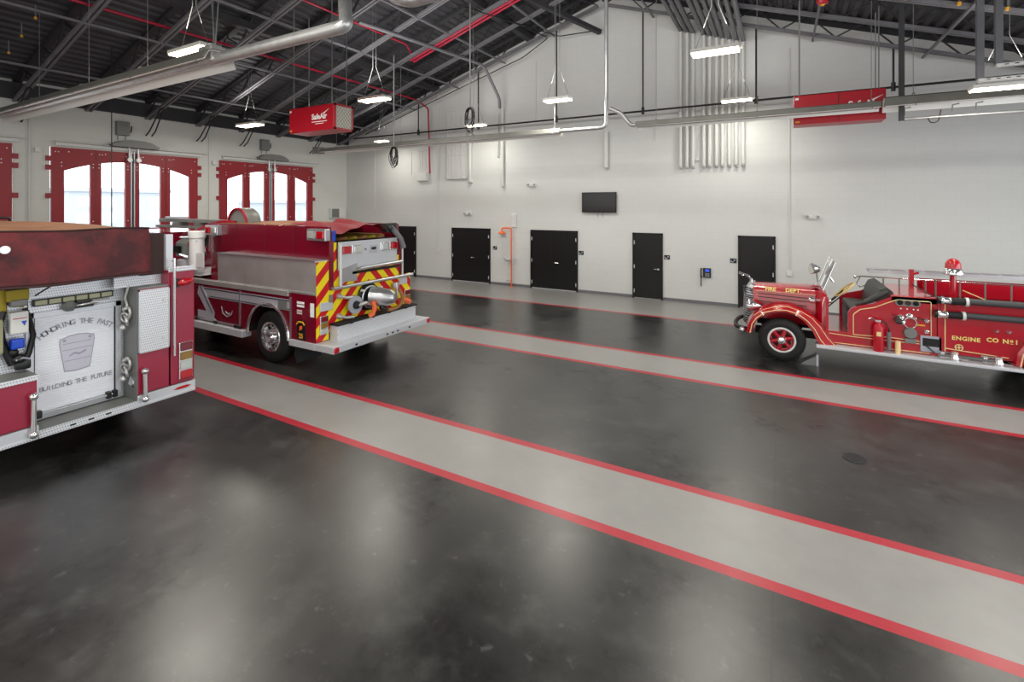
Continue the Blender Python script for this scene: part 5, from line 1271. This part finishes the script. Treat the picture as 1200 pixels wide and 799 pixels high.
# beacon and post
b = MB().lathe((2.72, 11.4, 0), (0, 0, 1), [(1.42, .05), (1.82, .045), (1.84, .14), (1.86, .15), (1.93, .12)], 24).build('beacon_post', 'fire_red', T, smooth=True)
MB().lathe((2.72, 11.4, 0), (0, 0, 1), [(1.835, .15), (1.855, .155), (1.94, .12), (1.95, .11)], 28).build('beacon_skirt', 'chrome', b, smooth=True)
MB().lathe((2.72, 11.4, 0), (0, 0, 1), [(1.95, .115), (2.03, .11), (2.09, .08), (2.12, .03), (2.125, .001)], 28).build('beacon_dome', 'lens_red', b, smooth=True)
MB().beam((2.15, 11.5, 1.44), (2.15, 11.5, 1.88), .07, .07).cyl((2.15, 11.5, 1.78), (2.26, 11.5, 1.82), .02, n=8).build('red_post', 'fire_red', T)
MB().tube([(2.16, 11.46, 1.6), (2.3, 11.3, 1.5), (2.45, 11.0, 1.42)], .01, 6).build('brace_cable', 'black', T)
# wheels
for yo, o in ((YF0 + .03, -1), (YF1 - .03, 1)):
    wheel(T, .03, yo, .42, .42, .2, o, rim='white_metal', spokes=True, lug=True)
    wheel(T, 3.98, yo + (.02 if o < 0 else -.02), .45, .45, .24, o, rim='white_metal', spokes=True, lug=True)
MB().box(-.02, .08, 11.0, 12.5, .38, .46).box(3.93, 4.03, 11.0, 12.5, .4, .5).build('axle', 'undercarriage', T)

# carried equipment, each its own thing
for z, lab in ((1.44, 'upper thick black suction hose along the antique engine body'), (1.2, 'lower thick black suction hose along the antique engine body')):
    x0 = 2.42 if z > 1.3 else 2.38
    t = thing('suction_hose', lab, 'hose', (x0, YF0 - .02, z)); yh = YF0 + .03
    pts = []; rr = []
    m = MB().cyl((x0 + .32, yh, z + .01), (5.2, yh, z + .01), .052, n=18); m.build('hose', 'hose_dark', t, smooth=True)
    MB().cyl((x0 + .13, yh, z), (x0 + .32, yh, z), .06, n=18).build('rubber_cuff', 'rubber', t, smooth=True)
    MB().lathe((x0, yh, z), (1, 0, 0), [(0, .06), (.03, .075), (.05, .06), (.13, .062)], 18).build('coupling', 'chrome', t, smooth=True)
    MB().cyl((x0 + .32, yh, z), (x0 + .36, yh, z), .075, n=18).build('band', 'white_metal', t, smooth=True)
    MB().cyl((x0 - .04, yh, z), (x0, yh, z), .065, n=18).build('end_cap', 'black', t, smooth=True)
    for x in (x0 + .2, 4.2): MB().bev(x, x + .04, yh, YF0 + .13, z - .09, z - .05, .005).build('bracket', 'fire_red', t)
t = thing('fire_extinguisher', 'red fire extinguisher standing on the antique engine running board', 'extinguisher', (1.55, YF0 - .01, .436))
c = (1.56, YF0 + .02)
MB().lathe((c[0], c[1], .436), (0, 0, 1), [(0, .075), (.01, .08), (.4, .08), (.47, .06), (.5, .03), (.53, .025)], 22).build('cylinder', 'unit_red', t, smooth=True)
MB().bev(c[0] - .05, c[0] + .03, c[1] - .02, c[1] + .02, .96, 1.0, .01).tube([(c[0], c[1], .96), (c[0] - .1, c[1], 1.03), (c[0] - .14, c[1], 1.0)], .014, 6).build('valve_head', 'chrome', t)
MB().tube([(c[0] + .02, c[1], .98), (c[0] + .12, c[1], .96), (c[0] + .15, c[1] - .02, .86), (c[0] + .15, c[1], .8)], .012, 6, .04).build('hose', 'black', t, smooth=True)
MB().cyl((c[0] + .15, c[1], .48), (c[0] + .15, c[1], .8), .028, .035, 12).build('nozzle_horn', 'roof_steel', t, smooth=True)
MB().bev(c[0] - .04, c[0] + .03, c[1] - .083, c[1] - .076, .72, .8, .003).build('label_plate', 'cream', t)
t = thing('foam_canister', 'small white cylinder standing beside the red extinguisher', 'canister', (1.84, YF0 + .03, .436))
MB().lathe((1.84, YF0 + .03, .436), (0, 0, 1), [(0, .04), (.2, .04), (.22, .035)], 16).build('can_body', 'cream', t, smooth=True)
MB().cyl((1.7, YF0 + .03, .62), (1.86, YF0 + .03, .62), .01, n=6).build('clip', 'dark_red_pipe', t)
for x, lab in ((2.6, 'chrome hose fitting with levers lying on the running board by the hatch'), (3.15, 'second chrome hose fitting on the running board, nearer the rear fender')):
    t = thing('hose_fitting', lab, 'fitting', (x, YF0 - .02, .436))
    MB().lathe((x, YF0 - .0, .436), (0, 0, 1), [(0, .06), (.05, .06), (.07, .05), (.14, .05), (.15, .03)], 16).build('body', 'chrome', t, smooth=True)
    m = MB().cyl((x - .2, YF0, .47), (x + .16, YF0 - .01, .47), .012, n=6).cyl((x - .2, YF0 + .06, .55), (x, YF0 + .02, .55), .014, n=6).sph((x - .14, YF0 + .08, .52), .04); m.build('lever', 'chrome', t, smooth=True)
t = thing('roof_ladder', 'long silver ladder carried flat on the far side of the antique engine', 'ladder', (1.4, 12.2, 1.66))
for y in (12.2, 12.5):
    MB().beam((1.6, y, 1.72), (5.3, y, 1.76), .03, .06).build('rail', 'brushed', t)
m = MB()
for k in range(13): m.cyl((1.7 + k * .28, 12.2, 1.722 + k * .003), (1.7 + k * .28, 12.5, 1.722 + k * .003), .014, n=8)
m.build('rungs', 'steel', t)
t = thing('side_handrail', 'polished handrail above the antique engine seat and deck', 'handrail', (1.34, 11.9, 1.45))
MB().tube([(1.34, 11.95, 1.62), (1.45, 11.95, 1.64), (5.2, 11.95, 1.64)], .014, 8).sph((1.34, 11.95, 1.62), .03).tube([(1.42, 11.95, 1.62), (1.36, 11.95, 1.5), (1.42, 11.95, 1.42), (1.5, 11.95, 1.46)], .012, 8).build('rail', 'chrome', t, smooth=True)
for x in (1.8, 2.05, 2.45, 2.6, 2.95, 3.3, 3.65, 4.2, 4.8): MB().cyl((x, 11.95, 1.45 if x < 2.4 else 1.22), (x, 11.95, 1.64), .014, n=6).build('stanchion', 'grey_metal', t)
t = thing('wheel_chock', 'grey metal wheel chock behind the antique engine front wheel', 'chock', (.52, 11.0, 0))
MB().prism([(.36, 0), (.64, 0), (.64, .17), (.6, .17), (.42, .06)], 'y', 10.86, 11.12).build('wedge', 'grey_metal', t)
MB().box(.61, .645, 10.85, 11.13, .0, .21).build('back_plate', 'band_grey', t)

# ================================================================ CAMERA, LIGHT
cam = bpy.data.cameras.new('camera'); co = bpy.data.objects.new('camera', cam); COL.objects.link(co)
co.location = (0, 0, 3.08); co.rotation_euler = (PI / 2, 0, math.radians(29.25))
cam.sensor_width = 36; cam.lens = 560.6 / 1200 * 36; cam.shift_y = (240.5 - 399.5) / 1200 * 1.0
cam.clip_start = .05; cam.clip_end = 300
bpy.context.scene.camera = co
w = bpy.data.worlds.new('world'); bpy.context.scene.world = w; w.use_nodes = True
w.node_tree.nodes['Background'].inputs[0].default_value = (.92, .96, 1, 1); w.node_tree.nodes['Background'].inputs[1].default_value = 3.6
def area(name, loc, rot, sx, sy, e, col=(1, .97, .93)):
    L = bpy.data.lights.new(name, 'AREA'); L.shape = 'RECTANGLE'; L.size = sx; L.size_y = sy; L.energy = e; L.color = col
    o = bpy.data.objects.new(name, L); COL.objects.link(o); o.location = loc; o.rotation_euler = rot
area('fill_east', (8.7, 5.5, 2.6), (0, math.radians(90), 0), 4.2, 15, 680, (.9, .95, 1))  # added fill lamp in place of daylight; the east wall has no openings
area('fill_south', (-4, -3.6, 3.4), (math.radians(90), 0, 0), 20, 4, 380, (1, .98, .95))  # added fill lamp behind the camera; the south wall is solid
area('gable_fill_west', (-9.5, 9.5, 6.9), (math.radians(100), 0, 0), 5, .5, 90)  # added lamp without a fixture, lifts the upper gable wall
area('gable_fill_ridge', (-3.5, 9.0, 7.6), (math.radians(98), 0, 0), 7, .5, 120)  # same kind of added lamp, aimed at the gable near the ridge
sc = bpy.context.scene
sc.view_settings.view_transform = 'Standard'; sc.view_settings.look = 'None'; sc.view_settings.exposure = 0.0; sc.view_settings.gamma = 1.0
sc.cycles.use_denoising = True
sc.cycles.max_bounces = 8; sc.cycles.diffuse_bounces = 4; sc.cycles.glossy_bounces = 4; sc.cycles.transparent_max_bounces = 8
sc.cycles.sample_clamp_indirect = 6
